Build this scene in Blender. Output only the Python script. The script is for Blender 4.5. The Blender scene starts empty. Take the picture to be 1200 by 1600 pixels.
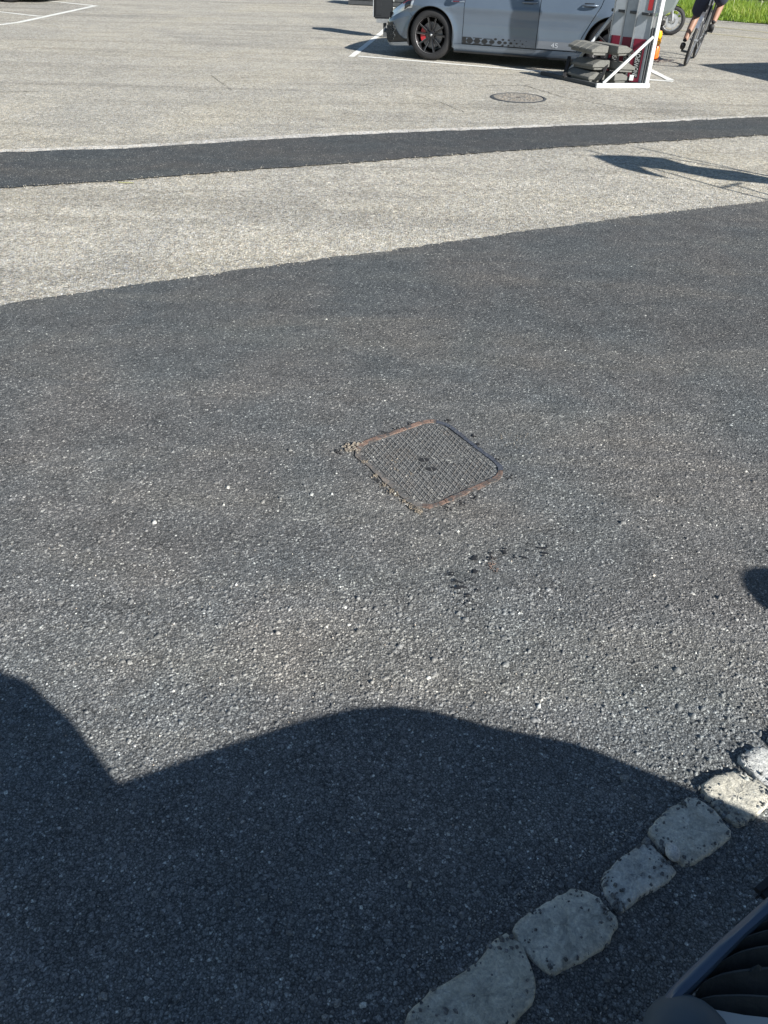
import bpy, bmesh, math, random
import numpy as np
from mathutils import Vector, Matrix, Euler
R = math.radians
random.seed(7); rng = np.random.default_rng(7)
SC = bpy.context.scene; COL = SC.collection

# ------------------------------------------------------------------ camera
PITCH, CAMH, FPX, ROLL = R(37.5), 1.64, 1200.0, R(1.5)            # focal length in px of a 1200x1600 frame
cam = bpy.data.cameras.new('camera'); camo = bpy.data.objects.new('camera', cam); COL.objects.link(camo)
camo.location = (0, 0, CAMH); CM = Matrix.Rotation(math.pi/2-PITCH, 3, 'X') @ Matrix.Rotation(ROLL, 3, 'Z'); camo.rotation_euler = CM.to_euler()
cam.sensor_fit = 'VERTICAL'; cam.sensor_height = 32.0; cam.lens = 32.0*FPX/1600
cam.clip_start = 0.02; cam.clip_end = 600
SC.camera = camo

# ------------------------------------------------------------------ sun and sky
AZ, EL = R(46), R(29)                                # shadows fall 46 deg left of straight ahead
SH = Vector((-math.sin(AZ), math.cos(AZ), 0))        # unit vector along which shadows fall
w = bpy.data.worlds.new('World'); SC.world = w; w.use_nodes = True
nt = w.node_tree; bg = nt.nodes['Background']
sky = nt.nodes.new('ShaderNodeTexSky'); sky.sky_type = 'NISHITA'; sky.sun_disc = False
sky.sun_elevation = EL; sky.sun_rotation = math.atan2(-SH.x, -SH.y); sky.altitude = 400; sky.air_density = 1.2; sky.dust_density = 0.1; sky.ozone_density = 2.0
nt.links.new(sky.outputs[0], bg.inputs[0]); bg.inputs[1].default_value = 0.05
sl = bpy.data.lights.new('sun', 'SUN'); sl.energy = 5.0; sl.angle = R(0.53); sl.color = (1.0, 0.965, 0.90)
so = bpy.data.objects.new('sun', sl); COL.objects.link(so); so.location = (8, -8, 10)
so.rotation_euler = Vector((SH.x*math.cos(EL), SH.y*math.cos(EL), -math.sin(EL))).to_track_quat('-Z', 'Y').to_euler()
SC.view_settings.view_transform = 'Standard'; SC.view_settings.look = 'None'
SC.view_settings.exposure = 0.9; SC.view_settings.gamma = 1; SC.view_settings.use_curve_mapping = False

# ------------------------------------------------------------------ helpers
def G(px, py, z=0.0):
    "the point at height z seen at pixel px, py of the 1200x1600 photograph"
    d = CM @ Vector(((px-600)/FPX, (800-py)/FPX, -1))
    t = (z-CAMH)/d[2]; return Vector((d[0]*t, d[1]*t, z))
def caster(px, py, H):
    "the point at height H whose shadow falls on the ground at that pixel"
    g = G(px, py); return Vector((g.x-SH.x*H/math.tan(EL), g.y-SH.y*H/math.tan(EL), H))
def tag(o, label=None, cat=None, group=None, kind=None):
    for k, v in (('label', label), ('category', cat), ('group', group), ('kind', kind)):
        if v: o[k] = v
    return o
def empty(name, loc, rz=0, **k):
    o = bpy.data.objects.new(name, None); COL.objects.link(o); o.location = loc; o.rotation_euler = (0, 0, rz); o.empty_display_size = .1
    return tag(o, **k)
def link(name, me, parent=None):
    o = bpy.data.objects.new(name, me); COL.objects.link(o)
    if parent: o.parent = parent
    return o
class MB:
    def __init__(s): s.v, s.f, s.m = [], [], []
    def add(s, vs, fs, m=0):
        b = len(s.v); s.v += [tuple(x) for x in vs]; s.f += [tuple(b+i for i in f) for f in fs]; s.m += [m]*len(fs); return s
    def box(s, c, d, rot=None, m=0):
        x, y, z = d[0]/2, d[1]/2, d[2]/2
        vs = [Vector((i*x, j*y, k*z)) for k in (-1, 1) for j in (-1, 1) for i in (-1, 1)]
        if rot is not None: vs = [rot @ q for q in vs]
        c = Vector(c); return s.add([q+c for q in vs], [(0,2,3,1),(4,5,7,6),(0,1,5,4),(2,6,7,3),(0,4,6,2),(1,3,7,5)], m)
    def bar(s, a, b, wd, ht, m=0, up=(0,0,1)):
        a, b = Vector(a), Vector(b); d = (b-a); L = d.length; d.normalize(); up = Vector(up)
        sd = d.cross(up); sd = sd.normalized() if sd.length > 1e-4 else Vector((1,0,0)); u = sd.cross(d)
        M = Matrix((d, sd, u)).transposed(); return s.box((a+b)/2, (L, wd, ht), M, m)
    def tube(s, path, r, n=8, m=0, closed=False, cap=True):
        path = [Vector(p) for p in path]; N = len(path); rr = r if isinstance(r, (list, tuple)) else [r]*N
        vs = []; pn = None
        for i, p in enumerate(path):
            if closed: t = path[(i+1) % N]-path[i-1]
            else: t = path[min(i+1, N-1)]-path[max(i-1, 0)]
            t.normalize()
            if pn is None: pn = t.orthogonal().normalized()
            pn = (pn-t*pn.dot(t)).normalized(); bn = t.cross(pn)
            for k in range(n):
                a = 2*math.pi*k/n; vs.append(p+(pn*math.cos(a)+bn*math.sin(a))*rr[i])
        fs = []
        for i in range(N if closed else N-1):
            j = (i+1) % N
            for k in range(n): fs.append((i*n+k, i*n+(k+1) % n, j*n+(k+1) % n, j*n+k))
        if cap and not closed: fs += [tuple(range(n))[::-1], tuple((N-1)*n+k for k in range(n))]
        return s.add(vs, fs, m)
    def lathe(s, prof, n=32, axis='Z', c=(0,0,0), m=0, closed=False):
        c = Vector(c); vs = []
        for r, h in prof:
            for k in range(n):
                a = 2*math.pi*k/n; x, y = r*math.cos(a), r*math.sin(a)
                vs.append(c+(Vector((x, y, h)) if axis == 'Z' else Vector((x, h, y)) if axis == 'Y' else Vector((h, x, y))))
        P = len(prof); fs = []
        for i in range(P if closed else P-1):
            j = (i+1) % P
            for k in range(n): fs.append((i*n+k, i*n+(k+1) % n, j*n+(k+1) % n, j*n+k))
        return s.add(vs, fs, m)
    def prism(s, pts, z0, z1, m=0):
        n = len(pts); vs = [(p[0], p[1], z0) for p in pts]+[(p[0], p[1], z1) for p in pts]
        fs = [tuple(range(n))[::-1], tuple(range(n, 2*n))]+[(i, (i+1) % n, n+(i+1) % n, n+i) for i in range(n)]
        return s.add(vs, fs, m)
    def grid(s, rows, m=0):
        a, b = len(rows), len(rows[0]); vs = [p for r in rows for p in r]
        return s.add(vs, [(i*b+j, i*b+j+1, (i+1)*b+j+1, (i+1)*b+j) for i in range(a-1) for j in range(b-1)], m)
    def ball(s, c, r, n=12, k=8, m=0):
        r = Vector(r) if hasattr(r, '__len__') else Vector((r, r, r)); c = Vector(c)
        vs = [c+Vector((r.x*math.sin(math.pi*i/k)*math.cos(2*math.pi*j/n), r.y*math.sin(math.pi*i/k)*math.sin(2*math.pi*j/n), r.z*math.cos(math.pi*i/k))) for i in range(1, k) for j in range(n)]
        fs = [(i*n+j, (i+1)*n+j, (i+1)*n+(j+1) % n, i*n+(j+1) % n) for i in range(k-2) for j in range(n)]
        t, b = len(vs), len(vs)+1; vs += [c+Vector((0,0,r.z)), c-Vector((0,0,r.z))]
        fs += [(t, j, (j+1) % n) for j in range(n)]+[(b, (k-2)*n+(j+1) % n, (k-2)*n+j) for j in range(n)]
        return s.add(vs, fs, m)
    def build(s, name, mats, parent=None, smooth=None, bevel=0, solid=0):
        me = bpy.data.meshes.new(name); me.from_pydata(s.v, [], s.f)
        mats = mats if isinstance(mats, (list, tuple)) else [mats]
        for x in mats: me.materials.append(x)
        me.polygons.foreach_set('material_index', s.m)
        bm = bmesh.new(); bm.from_mesh(me)
        bmesh.ops.recalc_face_normals(bm, faces=bm.faces)
        if bevel:
            es = [e for e in bm.edges if len(e.link_faces) == 2 and e.calc_face_angle(0) > .5]
            bmesh.ops.bevel(bm, geom=es, offset=bevel, segments=2, affect='EDGES', clamp_overlap=True)
        bm.to_mesh(me); bm.free()
        o = link(name, me, parent)
        if smooth:
            me.polygons.foreach_set('use_smooth', [True]*len(me.polygons))
            try: me.set_sharp_from_angle(angle=R(smooth))
            except Exception: pass
        if solid:
            md = o.modifiers.new('solid', 'SOLIDIFY'); md.thickness = solid; md.offset = -1
        return o
def text_mesh(body, size, extrude=0.0008):
    cu = bpy.data.curves.new('t', 'FONT'); cu.body = body; cu.size = size; cu.extrude = extrude; cu.align_x = 'CENTER'; cu.align_y = 'CENTER'
    to = bpy.data.objects.new('t', cu); COL.objects.link(to); bpy.context.view_layer.update(); dg = bpy.context.evaluated_depsgraph_get(); dg.update()
    me = bpy.data.meshes.new_from_object(to.evaluated_get(dg)); assert len(me.vertices) > 0; bpy.data.objects.remove(to); bpy.data.curves.remove(cu); return me
def place(o, origin, ex, ey, sx=1):
    ex, ey = Vector(ex).normalized(), Vector(ey).normalized(); ez = ex.cross(ey).normalized(); ey = ez.cross(ex)
    M = Matrix((ex, ey, ez)).transposed().to_4x4(); M.translation = Vector(origin); o.matrix_local = M @ Matrix.Scale(sx, 4, (1, 0, 0))
def lerp(a, b, t): return a+(b-a)*t
def interp(x, xs, ys): return float(np.interp(x, xs, ys))
def resample(pts, n):
    P = np.array([tuple(p) for p in pts], float); d = np.r_[0, np.cumsum(np.linalg.norm(np.diff(P, axis=0), axis=1))]
    t = np.linspace(0, d[-1], n); return np.stack([np.interp(t, d, P[:, k]) for k in range(P.shape[1])], 1)
def catmull(pts, k=6):
    P = [Vector(p) for p in pts]; P = [P[0]*2-P[1]]+P+[P[-1]*2-P[-2]]; out = []
    for i in range(1, len(P)-2):
        for j in range(k):
            t = j/k; a, b, c, d = P[i-1:i+3]
            out.append(.5*((2*b)+(c-a)*t+(2*a-5*b+4*c-d)*t*t+(-a+3*b-3*c+d)*t**3))
    out.append(P[-2]); return out

# ------------------------------------------------------------------ materials
def mat(name, col=(.5,.5,.5), rough=.5, metal=0, spec=.5, coat=0, noise=0, nscale=20, bump=0, bscale=200, emit=None, trans=0, alpha=None):
    m = bpy.data.materials.new(name); m.use_nodes = True; n = m.node_tree; b = n.nodes['Principled BSDF']
    b.inputs['Base Color'].default_value = (*col, 1); b.inputs['Roughness'].default_value = rough; b.inputs['Metallic'].default_value = metal
    b.inputs['Specular IOR Level'].default_value = spec; b.inputs['Coat Weight'].default_value = coat; b.inputs['Coat Roughness'].default_value = .04
    b.inputs['Transmission Weight'].default_value = trans
    if noise or bump:
        tc = n.nodes.new('ShaderNodeTexCoord')
        if noise:
            t = n.nodes.new('ShaderNodeTexNoise'); t.inputs['Scale'].default_value = nscale; t.inputs['Detail'].default_value = 6; t.inputs['Roughness'].default_value = .65
            n.links.new(tc.outputs['Object'], t.inputs['Vector'])
            mr = n.nodes.new('ShaderNodeMapRange'); mr.inputs[1].default_value = .25; mr.inputs[2].default_value = .75; mr.inputs[3].default_value = 1-noise; mr.inputs[4].default_value = 1+noise
            n.links.new(t.outputs[0], mr.inputs[0])
            mx = n.nodes.new('ShaderNodeVectorMath'); mx.operation = 'SCALE'; mx.inputs[0].default_value = col; n.links.new(mr.outputs[0], mx.inputs['Scale'])
            n.links.new(mx.outputs[0], b.inputs['Base Color'])
            r2 = n.nodes.new('ShaderNodeMapRange'); r2.inputs[3].default_value = max(0, rough-.12); r2.inputs[4].default_value = min(1, rough+.15); n.links.new(t.outputs[0], r2.inputs[0]); n.links.new(r2.outputs[0], b.inputs['Roughness'])
        if bump:
            t2 = n.nodes.new('ShaderNodeTexNoise'); t2.inputs['Scale'].default_value = bscale; t2.inputs['Detail'].default_value = 4; n.links.new(tc.outputs['Object'], t2.inputs['Vector'])
            bp = n.nodes.new('ShaderNodeBump'); bp.inputs['Strength'].default_value = 1; bp.inputs['Distance'].default_value = bump; n.links.new(t2.outputs[0], bp.inputs['Height']); n.links.new(bp.outputs[0], b.inputs['Normal'])
    return m
class NG:
    "tiny node-graph writer"
    def __init__(s, m): s.n = m.node_tree; s.b = s.n.nodes['Principled BSDF']
    def new(s, t, **k):
        x = s.n.nodes.new(t)
        for a, v in k.items(): setattr(x, a, v)
        return x
    def val(s, sock, v):
        if isinstance(v, bpy.types.NodeSocket): s.n.links.new(v, sock)
        else: sock.default_value = v
    def math(s, op, a, b=0., c=0.):
        x = s.new('ShaderNodeMath', operation=op); s.val(x.inputs[0], a); s.val(x.inputs[1], b); s.val(x.inputs[2], c); return x.outputs[0]
    def noise(s, v, sc, det=4, rough=.6, dist=0):
        x = s.new('ShaderNodeTexNoise'); s.n.links.new(v, x.inputs['Vector']); x.inputs['Scale'].default_value = sc; x.inputs['Detail'].default_value = det; x.inputs['Roughness'].default_value = rough; x.inputs['Distortion'].default_value = dist; return x.outputs[0]
    def voro(s, v, sc, feat='F1', out='Distance', rnd=1):
        x = s.new('ShaderNodeTexVoronoi', feature=feat); s.n.links.new(v, x.inputs['Vector']); x.inputs['Scale'].default_value = sc; x.inputs['Randomness'].default_value = rnd; return x.outputs[out]
    def ramp(s, f, stops, interp='LINEAR'):
        x = s.new('ShaderNodeValToRGB'); e = x.color_ramp; e.interpolation = interp
        while len(e.elements) < len(stops): e.elements.new(.5)
        for el, (p, c) in zip(e.elements, stops): el.position = p; el.color = (*(c if hasattr(c, '__len__') else (c, c, c)), 1)
        s.n.links.new(f, x.inputs[0]); return x.outputs[0]
    def mix(s, f, a, b, mode='MIX'):
        x = s.new('ShaderNodeMix', data_type='RGBA', blend_type=mode); s.val(x.inputs[0], f)
        for i, q in ((6, a), (7, b)):
            if isinstance(q, bpy.types.NodeSocket): s.n.links.new(q, x.inputs[i])
            else: x.inputs[i].default_value = (*q, 1) if hasattr(q, '__len__') else (q, q, q, 1)
        return x.outputs[2]
    def sep(s, c):
        x = s.new('ShaderNodeSeparateColor'); s.n.links.new(c, x.inputs[0]); return x.outputs
    def bump(s, h, dist, nrm=None, strength=1):
        x = s.new('ShaderNodeBump'); s.n.links.new(h, x.inputs['Height']); x.inputs['Distance'].default_value = dist; x.inputs['Strength'].default_value = strength
        if nrm: s.n.links.new(nrm, x.inputs['Normal'])
        return x.outputs[0]
    def coord(s):
        return s.new('ShaderNodeTexCoord').outputs['Object']

def asphalt_fresh(name, base=.10, grain=130, stone=False, warm=1.0):
    m = bpy.data.materials.new(name); m.use_nodes = True; g = NG(m); v = g.coord()
    big = g.noise(v, 1.3, 3, .55, .4); mid = g.noise(v, 6, 4, .6)
    if stone:
        a = g.new('ShaderNodeAttribute', attribute_name='tint'); cell = a.outputs['Fac']
    else:
        cell = g.sep(g.voro(v, grain, out='Color'))[0]
    tone = g.ramp(cell, [(0, base*.72), (.35, base*.9), (.75, base*1.1), (.94, base*1.32), (.965, (base*2.6, base*2.6, base*2.5)), (1, (.55, .55, .52))])
    dust = g.ramp(big, [(.36, (.90, .96, .985)), (.64, (1.06, 1.03, 1.0))])
    col = g.mix(1.0, tone, dust, 'MULTIPLY')
    d2 = g.ramp(mid, [(.3, .92), (.7, 1.08)]); col = g.mix(1.0, col, d2, 'MULTIPLY')
    # tyre and broom streaks of pale dust, running along the road
    mp = g.new('ShaderNodeMapping'); mp.inputs['Rotation'].default_value = (0, 0, R(-21)); mp.inputs['Scale'].default_value = (.4, 2.4, 1); g.n.links.new(v, mp.inputs[0])
    st = g.noise(mp.outputs[0], 1.0, 6, .62, .9); col = g.mix(1.0, col, g.ramp(st, [(.34, .90), (.48, 1.0), (.68, (1.24, 1.20, 1.13))]), 'MULTIPLY')
    fine = g.noise(v, 700, 2, .7); col = g.mix(1.0, col, g.ramp(fine, [(.3, .6), (.7, 1.4)]), 'MULTIPLY')
    fc = g.sep(g.voro(v, 310, out='Color')); col = g.mix(1.0, col, g.ramp(fc[0], [(0, .62), (.3, .85), (.7, 1.08), (.93, 1.3), (1, 1.9)]), 'MULTIPLY')
    if not stone: # binder in the gaps between the stones, with crevice shade painted dark
        col = g.mix(1.0, col, g.ramp(g.voro(v, grain, 'DISTANCE_TO_EDGE'), [(0, .35), (.12, .6), (.3, 1.0)]), 'MULTIPLY')
    wv_ = g.new('ShaderNodeVectorMath', operation='ADD'); g.n.links.new(v, wv_.inputs[0]); dn = g.new('ShaderNodeTexNoise'); g.n.links.new(v, dn.inputs['Vector']); dn.inputs['Scale'].default_value = 90
    ds = g.new('ShaderNodeVectorMath', operation='SCALE'); g.n.links.new(dn.outputs['Color'], ds.inputs[0]); ds.inputs['Scale'].default_value = .012; g.n.links.new(ds.outputs[0], wv_.inputs[1])
    ck = g.ramp(g.voro(wv_.outputs[0], 48, 'DISTANCE_TO_EDGE'), [(0, .40), (.05, .75), (.11, 1.0)]); ck = g.mix(g.ramp(g.noise(v, 9, 4, .7), [(.42, 0), (.60, 1)]), (1, 1, 1), ck)  # dark voids: crevice shade painted into the colour, in patches
    col = g.mix(1.0, col, ck, 'MULTIPLY')
    # colour ramp, paler towards the kerb and darker further out
    sx = g.new('ShaderNodeSeparateXYZ'); g.n.links.new(v, sx.inputs[0]); mr = g.new('ShaderNodeMapRange'); g.n.links.new(sx.outputs[1], mr.inputs[0]); mr.inputs[1].default_value = 1.2; mr.inputs[2].default_value = 4.2; mr.inputs[3].default_value = 1.16; mr.inputs[4].default_value = .84
    vm = g.new('ShaderNodeVectorMath', operation='SCALE'); g.n.links.new(col, vm.inputs[0]); g.n.links.new(mr.outputs[0], vm.inputs['Scale']); col = vm.outputs[0]
    g.n.links.new(col, g.b.inputs['Base Color'])
    g.n.links.new(g.math('MULTIPLY_ADD', cell, .25, .5), g.b.inputs['Roughness']); g.b.inputs['Specular IOR Level'].default_value = .35
    h1 = g.voro(v, grain, 'SMOOTH_F1'); h2 = g.voro(v, grain*.47); n2 = g.noise(v, 420, 3, .6)
    if stone: nr = g.bump(n2, .0012)
    else:
        nr = g.bump(g.math('SUBTRACT', 1., h1), .003); nr = g.bump(g.math('SUBTRACT', 1., h2), .0028, nr); nr = g.bump(n2, .002, nr)
    g.n.links.new(nr, g.b.inputs['Normal']); return m
def asphalt_old(name, lo, hi, warm=(1.0, .94, .76), grain=110, spots=True):
    m = bpy.data.materials.new(name); m.use_nodes = True; g = NG(m); v = g.coord()
    c1 = g.sep(g.voro(v, grain, out='Color')); c2 = g.sep(g.voro(v, grain*.42, out='Color'))
    f = g.math('MULTIPLY_ADD', c1[0], .65, g.math('MULTIPLY', c2[1], .35))
    sp_ = g.noise(v, 42, 3, .9); f = g.math('ADD', f, g.math('MULTIPLY_ADD', sp_, .9, -.45))
    col = g.ramp(f, [(0, lo*.45), (.28, lo), (.6, (lo+hi)/2), (.85, hi), (1, min(.85, hi*1.45))])
    hue = g.ramp(c1[1], [(0, (.92, .93, .95)), (.5, warm), (.85, (1.05, .97, .82)), (1, (1.1, .9, .72))]); col = g.mix(1.0, col, hue, 'MULTIPLY')
    big = g.noise(v, .45, 4, .6, .8); col = g.mix(1.0, col, g.ramp(big, [(.3, (.84, .85, .87)), (.5, 1.0), (.7, (1.07, 1.05, 1.0))]), 'MULTIPLY')
    mid = g.noise(v, 3.2, 5, .65, .3); col = g.mix(1.0, col, g.ramp(mid, [(.3, .88), (.7, 1.09)]), 'MULTIPLY')
    col = g.mix(1.0, col, g.ramp(g.noise(v, 19, 2, .8), [(.32, .80), (.5, 1.0), (.68, 1.17)]), 'MULTIPLY'); col = g.mix(1.0, col, g.ramp(g.noise(v, 9, 3, .7), [(.32, .90), (.68, 1.08)]), 'MULTIPLY')
    mp = g.new('ShaderNodeMapping'); mp.inputs['Rotation'].default_value = (0, 0, R(-14)); mp.inputs['Scale'].default_value = (.2, 2.6, 1); g.n.links.new(v, mp.inputs[0])
    st = g.noise(mp.outputs[0], 1.0, 5, .6, .5); col = g.mix(1.0, col, g.ramp(st, [(.33, .80), (.5, 1.0), (.7, 1.06)]), 'MULTIPLY')
    g.n.links.new(col, g.b.inputs['Base Color']); g.b.inputs['Roughness'].default_value = .85; g.b.inputs['Specular IOR Level'].default_value = .25
    nr = g.bump(g.voro(v, grain, 'F1'), .004); nr = g.bump(g.noise(v, 35, 4, .7), .006, nr); g.n.links.new(nr, g.b.inputs['Normal'])
    return m
def stone_mat(name, col):
    m = bpy.data.materials.new(name); m.use_nodes = True; g = NG(m); v = g.coord()
    oi = g.new('ShaderNodeObjectInfo'); w4 = g.new('ShaderNodeVectorMath', operation='ADD'); g.n.links.new(v, w4.inputs[0]); g.n.links.new(oi.outputs['Random'], w4.inputs[1]); v = w4.outputs[0]
    a = g.noise(v, 14, 8, .72, 1.2); b = g.noise(v, 160, 4, .7); c = g.noise(v, 42, 6, .75, 2)
    cc = g.ramp(a, [(.28, tuple(x*.5 for x in col)), (.42, tuple(x*.8 for x in col)), (.55, col), (.75, tuple(min(.85, x*1.15) for x in col))])
    cc = g.mix(1.0, cc, g.ramp(b, [(.3, .78), (.7, 1.28)]), 'MULTIPLY'); cc = g.mix(1.0, cc, g.ramp(g.noise(v, 33, 6, .75, 3), [(.3, (.66, .68, .72)), (.5, 1.), (.7, (1.25, 1.24, 1.2))]), 'MULTIPLY')
    # tar smears and grit pressed into the stone face
    cc = g.mix(g.ramp(c, [(.63, 0), (.68, .8)]), cc, (.09, .092, .095))
    cc = g.mix(g.ramp(g.noise(v, 70, 2, .5), [(.66, 0), (.7, .8)]), cc, (.85, .85, .8))
    cc = g.mix(1.0, cc, g.ramp(oi.outputs['Random'], [(0, (.97, .98, 1.0)), (.5, (1.0, .98, .93)), (1, (1.0, .95, .84))]), 'MULTIPLY')
    g.n.links.new(cc, g.b.inputs['Base Color']); g.b.inputs['Roughness'].default_value = .75
    nr = g.bump(a, .02); nr = g.bump(c, .008, nr); nr = g.bump(b, .002, nr); g.n.links.new(nr, g.b.inputs['Normal']); return m
def worn_paint(name, col=(.78,.78,.74), under=(.34,.33,.3)):
    m = bpy.data.materials.new(name); m.use_nodes = True; g = NG(m); v = g.coord()
    f = g.noise(v, 45, 6, .75); cc = g.mix(g.ramp(f, [(.34, 1), (.44, 0)]), col, under); cc = g.mix(1.0, cc, g.ramp(g.noise(v, 5, 3), [(.3, .85), (.7, 1.06)]), 'MULTIPLY')
    g.n.links.new(cc, g.b.inputs['Base Color']); g.b.inputs['Roughness'].default_value = .7; g.n.links.new(g.bump(f, .003), g.b.inputs['Normal']); return m
def rust_iron(name, iron=(.075,.075,.08), rust=(.26,.125,.085), lo=.45, hi=.6, metal=.35):
    m = bpy.data.materials.new(name); m.use_nodes = True; g = NG(m); v = g.coord()
    f = g.noise(v, 16, 8, .72, .8); d = g.noise(v, 130, 4, .7)
    cc = g.mix(g.ramp(f, [(lo, 0), (hi, 1)]), iron, rust); cc = g.mix(1.0, cc, g.ramp(d, [(.3, .6), (.7, 1.5)]), 'MULTIPLY')
    cc = g.mix(g.ramp(g.noise(v, 60, 5, .7), [(.58, 0), (.68, .7)]), cc, (.28, .27, .24))
    g.n.links.new(cc, g.b.inputs['Base Color']); g.b.inputs['Roughness'].default_value = .55; g.b.inputs['Metallic'].default_value = metal
    nr = g.bump(d, .002); nr = g.bump(f, .004, nr); g.n.links.new(nr, g.b.inputs['Normal']); return m

M_NEW = asphalt_fresh('fresh_asphalt', .185, 150)
M_GRIT = asphalt_fresh('asphalt_grit', .15, 150, stone=True)
M_GRITN = asphalt_fresh('near_grit', .188, 150, stone=True)
M_STRIP = asphalt_fresh('strip_asphalt', .135, 120)
M_OLD = asphalt_old('old_asphalt', .31, .53)
M_OLD2 = asphalt_old('pale_asphalt', .31, .56, grain=125)
M_JOINT = asphalt_old('joint_cement', .48, .66, warm=(1, .97, .9))
M_WHITE = worn_paint('white_paint'); M_YELLOW = worn_paint('faded_yellow_paint', (.52, .46, .26), (.36, .34, .29))
M_COB = stone_mat('granite', (.80, .80, .76))
M_IRON = rust_iron('cast_iron', (.05, .05, .053), (.09, .075, .065), .5, .75, .1)
M_WORN = rust_iron('dusty_iron', (.10, .098, .095), (.18, .155, .135), .45, .6, .05)
M_RIDGE = rust_iron('worn_iron', (.20, .20, .195), (.18, .15, .125), .5, .7, .1)
M_RUST = rust_iron('rusty_iron', (.075, .072, .07), (.20, .13, .10), .44, .56, .05)
M_FRAME = rust_iron('blue_iron', (.09, .10, .125), (.12, .11, .11), .55, .7, .4)
M_OILIRON = rust_iron('manhole_iron', (.24, .235, .22), (.3, .26, .21), .4, .6, .1)
M_BLACK = mat('black_rubber', (.018, .018, .02), .75, bump=.0005, bscale=300)
M_TYRE = mat('tyre', (.018, .018, .02), .7, noise=.25, nscale=30, bump=.001, bscale=150)
M_PLAST = mat('black_plastic', (.016, .018, .021), .42, noise=.2, nscale=40)
M_PAINT = mat('grey_blue_car_paint', (.115, .15, .20), .32, metal=.25, coat=1, noise=.05, nscale=3)
M_PAINTD = mat('dark_car_paint', (.02, .022, .03), .3, metal=.3, coat=1)
M_GLASSD = mat('dark_glass', (.012, .014, .016), .05, spec=.8, coat=.5)
M_LAMP = mat('lamp_chrome', (.80, .82, .85), .2, metal=.35, coat=1, noise=.25, nscale=45)
M_RED = mat('red_paint', (.45, .02, .03), .35, coat=.5)
M_RIM = mat('black_alloy', (.016, .016, .018), .35, metal=.1, coat=.3)
M_ALU = mat('machined_aluminium', (.62, .63, .65), .3, metal=.9, noise=.15, nscale=30)
M_DISC = mat('dark_steel', (.20, .20, .21), .4, metal=.6, noise=.2, nscale=30)
M_GALV = mat('galvanised_steel', (.50, .52, .54), .45, metal=.65, noise=.18, nscale=22)
M_BOARD = mat('grey_board', (.40, .44, .48), .5, metal=.25, noise=.12, nscale=12)
M_WHT = mat('white_powder_coat', (.58, .60, .60), .4, noise=.08, nscale=10)
M_MAROON = mat('maroon_print', (.20, .012, .035), .5, noise=.15, nscale=15)
M_RUBGREY = mat('grey_recycled_rubber', (.165, .165, .152), .85, noise=.3, nscale=60, bump=.004, bscale=90)
M_ORANGE = mat('orange_plastic', (.85, .16, .02), .35, noise=.08, nscale=20); M_AMBER = mat('amber_plastic', (.85, .38, .01), .2, coat=.5, noise=.25, nscale=60)
M_SKIN = mat('skin', (.30, .17, .12), .55, noise=.1, nscale=25); M_SHORTS = mat('navy_cloth', (.022, .03, .06), .85, noise=.3, nscale=18, bump=.004, bscale=25)
M_SHIRT = mat('dark_shirt', (.03, .035, .05), .85, noise=.2, nscale=20); M_SHOE = mat('black_shoe', (.02, .02, .022), .6); M_HAIR = mat('brown_hair', (.05, .03, .02), .7)
M_SCOOT = mat('grey_scooter_paint', (.17, .2, .2), .35, coat=.6); M_DGREY = mat('dark_grey', (.06, .065, .07), .6, noise=.2, nscale=14)
M_CAP = mat('satin_blue_grey', (.055, .08, .105), .6, noise=.15, nscale=25)
M_TRIM = mat('sky_tinted_trim', (.05, .085, .14), .45, metal=0, coat=.4, noise=.1, nscale=9)  # blue of the reflected sky painted into the base colour
M_VENT = mat('vent_plastic', (.05, .055, .055), .45, noise=.25, nscale=25, bump=.0008, bscale=160)
M_VAN = mat('van_grey_paint', (.40, .42, .42), .3, coat=.8, noise=.06, nscale=6)
M_SLAT = mat('weathered_slat', (.30, .30, .30), .8, noise=.3, nscale=9, bump=.003, bscale=60)
M_CLOTH = mat('banner_cloth', (.45, .46, .5), .8)

# ------------------------------------------------------------------ ground sheets
def jag(pts, step, amp):
    n = max(4, int(sum((Vector(b)-Vector(a)).length for a, b in zip(pts, pts[1:]))/step))
    Q = resample([(p[0], p[1]) for p in pts], n)
    a = rng.normal(0, amp, n); sm = np.convolve(a, np.ones(3)/3, 'same')*.9+a*.45
    slow = np.convolve(rng.normal(0, amp*3, n+40), np.ones(41)/41, 'valid')[:n]*.6
    Q[:, 1] += sm+slow; return [tuple(q) for q in Q]
def sheet(name, poly, z, m, label=None):
    "horizontal sheet, triangulated"
    bm = bmesh.new(); vs = [bm.verts.new((x, y, z)) for x, y in poly]; f = bm.faces.new(vs)
    bmesh.ops.triangulate(bm, faces=[f]); bmesh.ops.recalc_face_normals(bm, faces=bm.faces)
    for f in bm.faces:
        if f.normal.z < 0: f.normal_flip()
    me = bpy.data.meshes.new(name); bm.to_mesh(me); bm.free(); me.materials.append(m)
    o = link(name, me); tag(o, kind='structure'); return o
def xt(pts, x0, x1):
    "extend a ground line to the given x at both ends"
    a, b, c, d = pts[0], pts[1], pts[-2], pts[-1]
    s0 = (b.y-a.y)/(b.x-a.x); s1 = (d.y-c.y)/(d.x-c.x)
    return [Vector((x0, a.y+(x0-a.x)*s0, 0))]+pts+[Vector((x1, d.y+(x1-d.x)*s1, 0))]
car_park = sheet('car_park', [(-150, -150), (150, -150), (150, 260), (-150, 260)], 0, M_OLD)
L_joint = xt([G(*p) for p in ((0, 235), (200, 228), (400, 215), (600, 205), (800, 198), (1000, 190), (1200, 180))], -14, 16)
L_stripT = xt([G(*p) for p in ((0, 240), (200, 233.5), (400, 221), (600, 210), (800, 202), (1000, 194), (1200, 184))], -14, 16)
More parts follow.
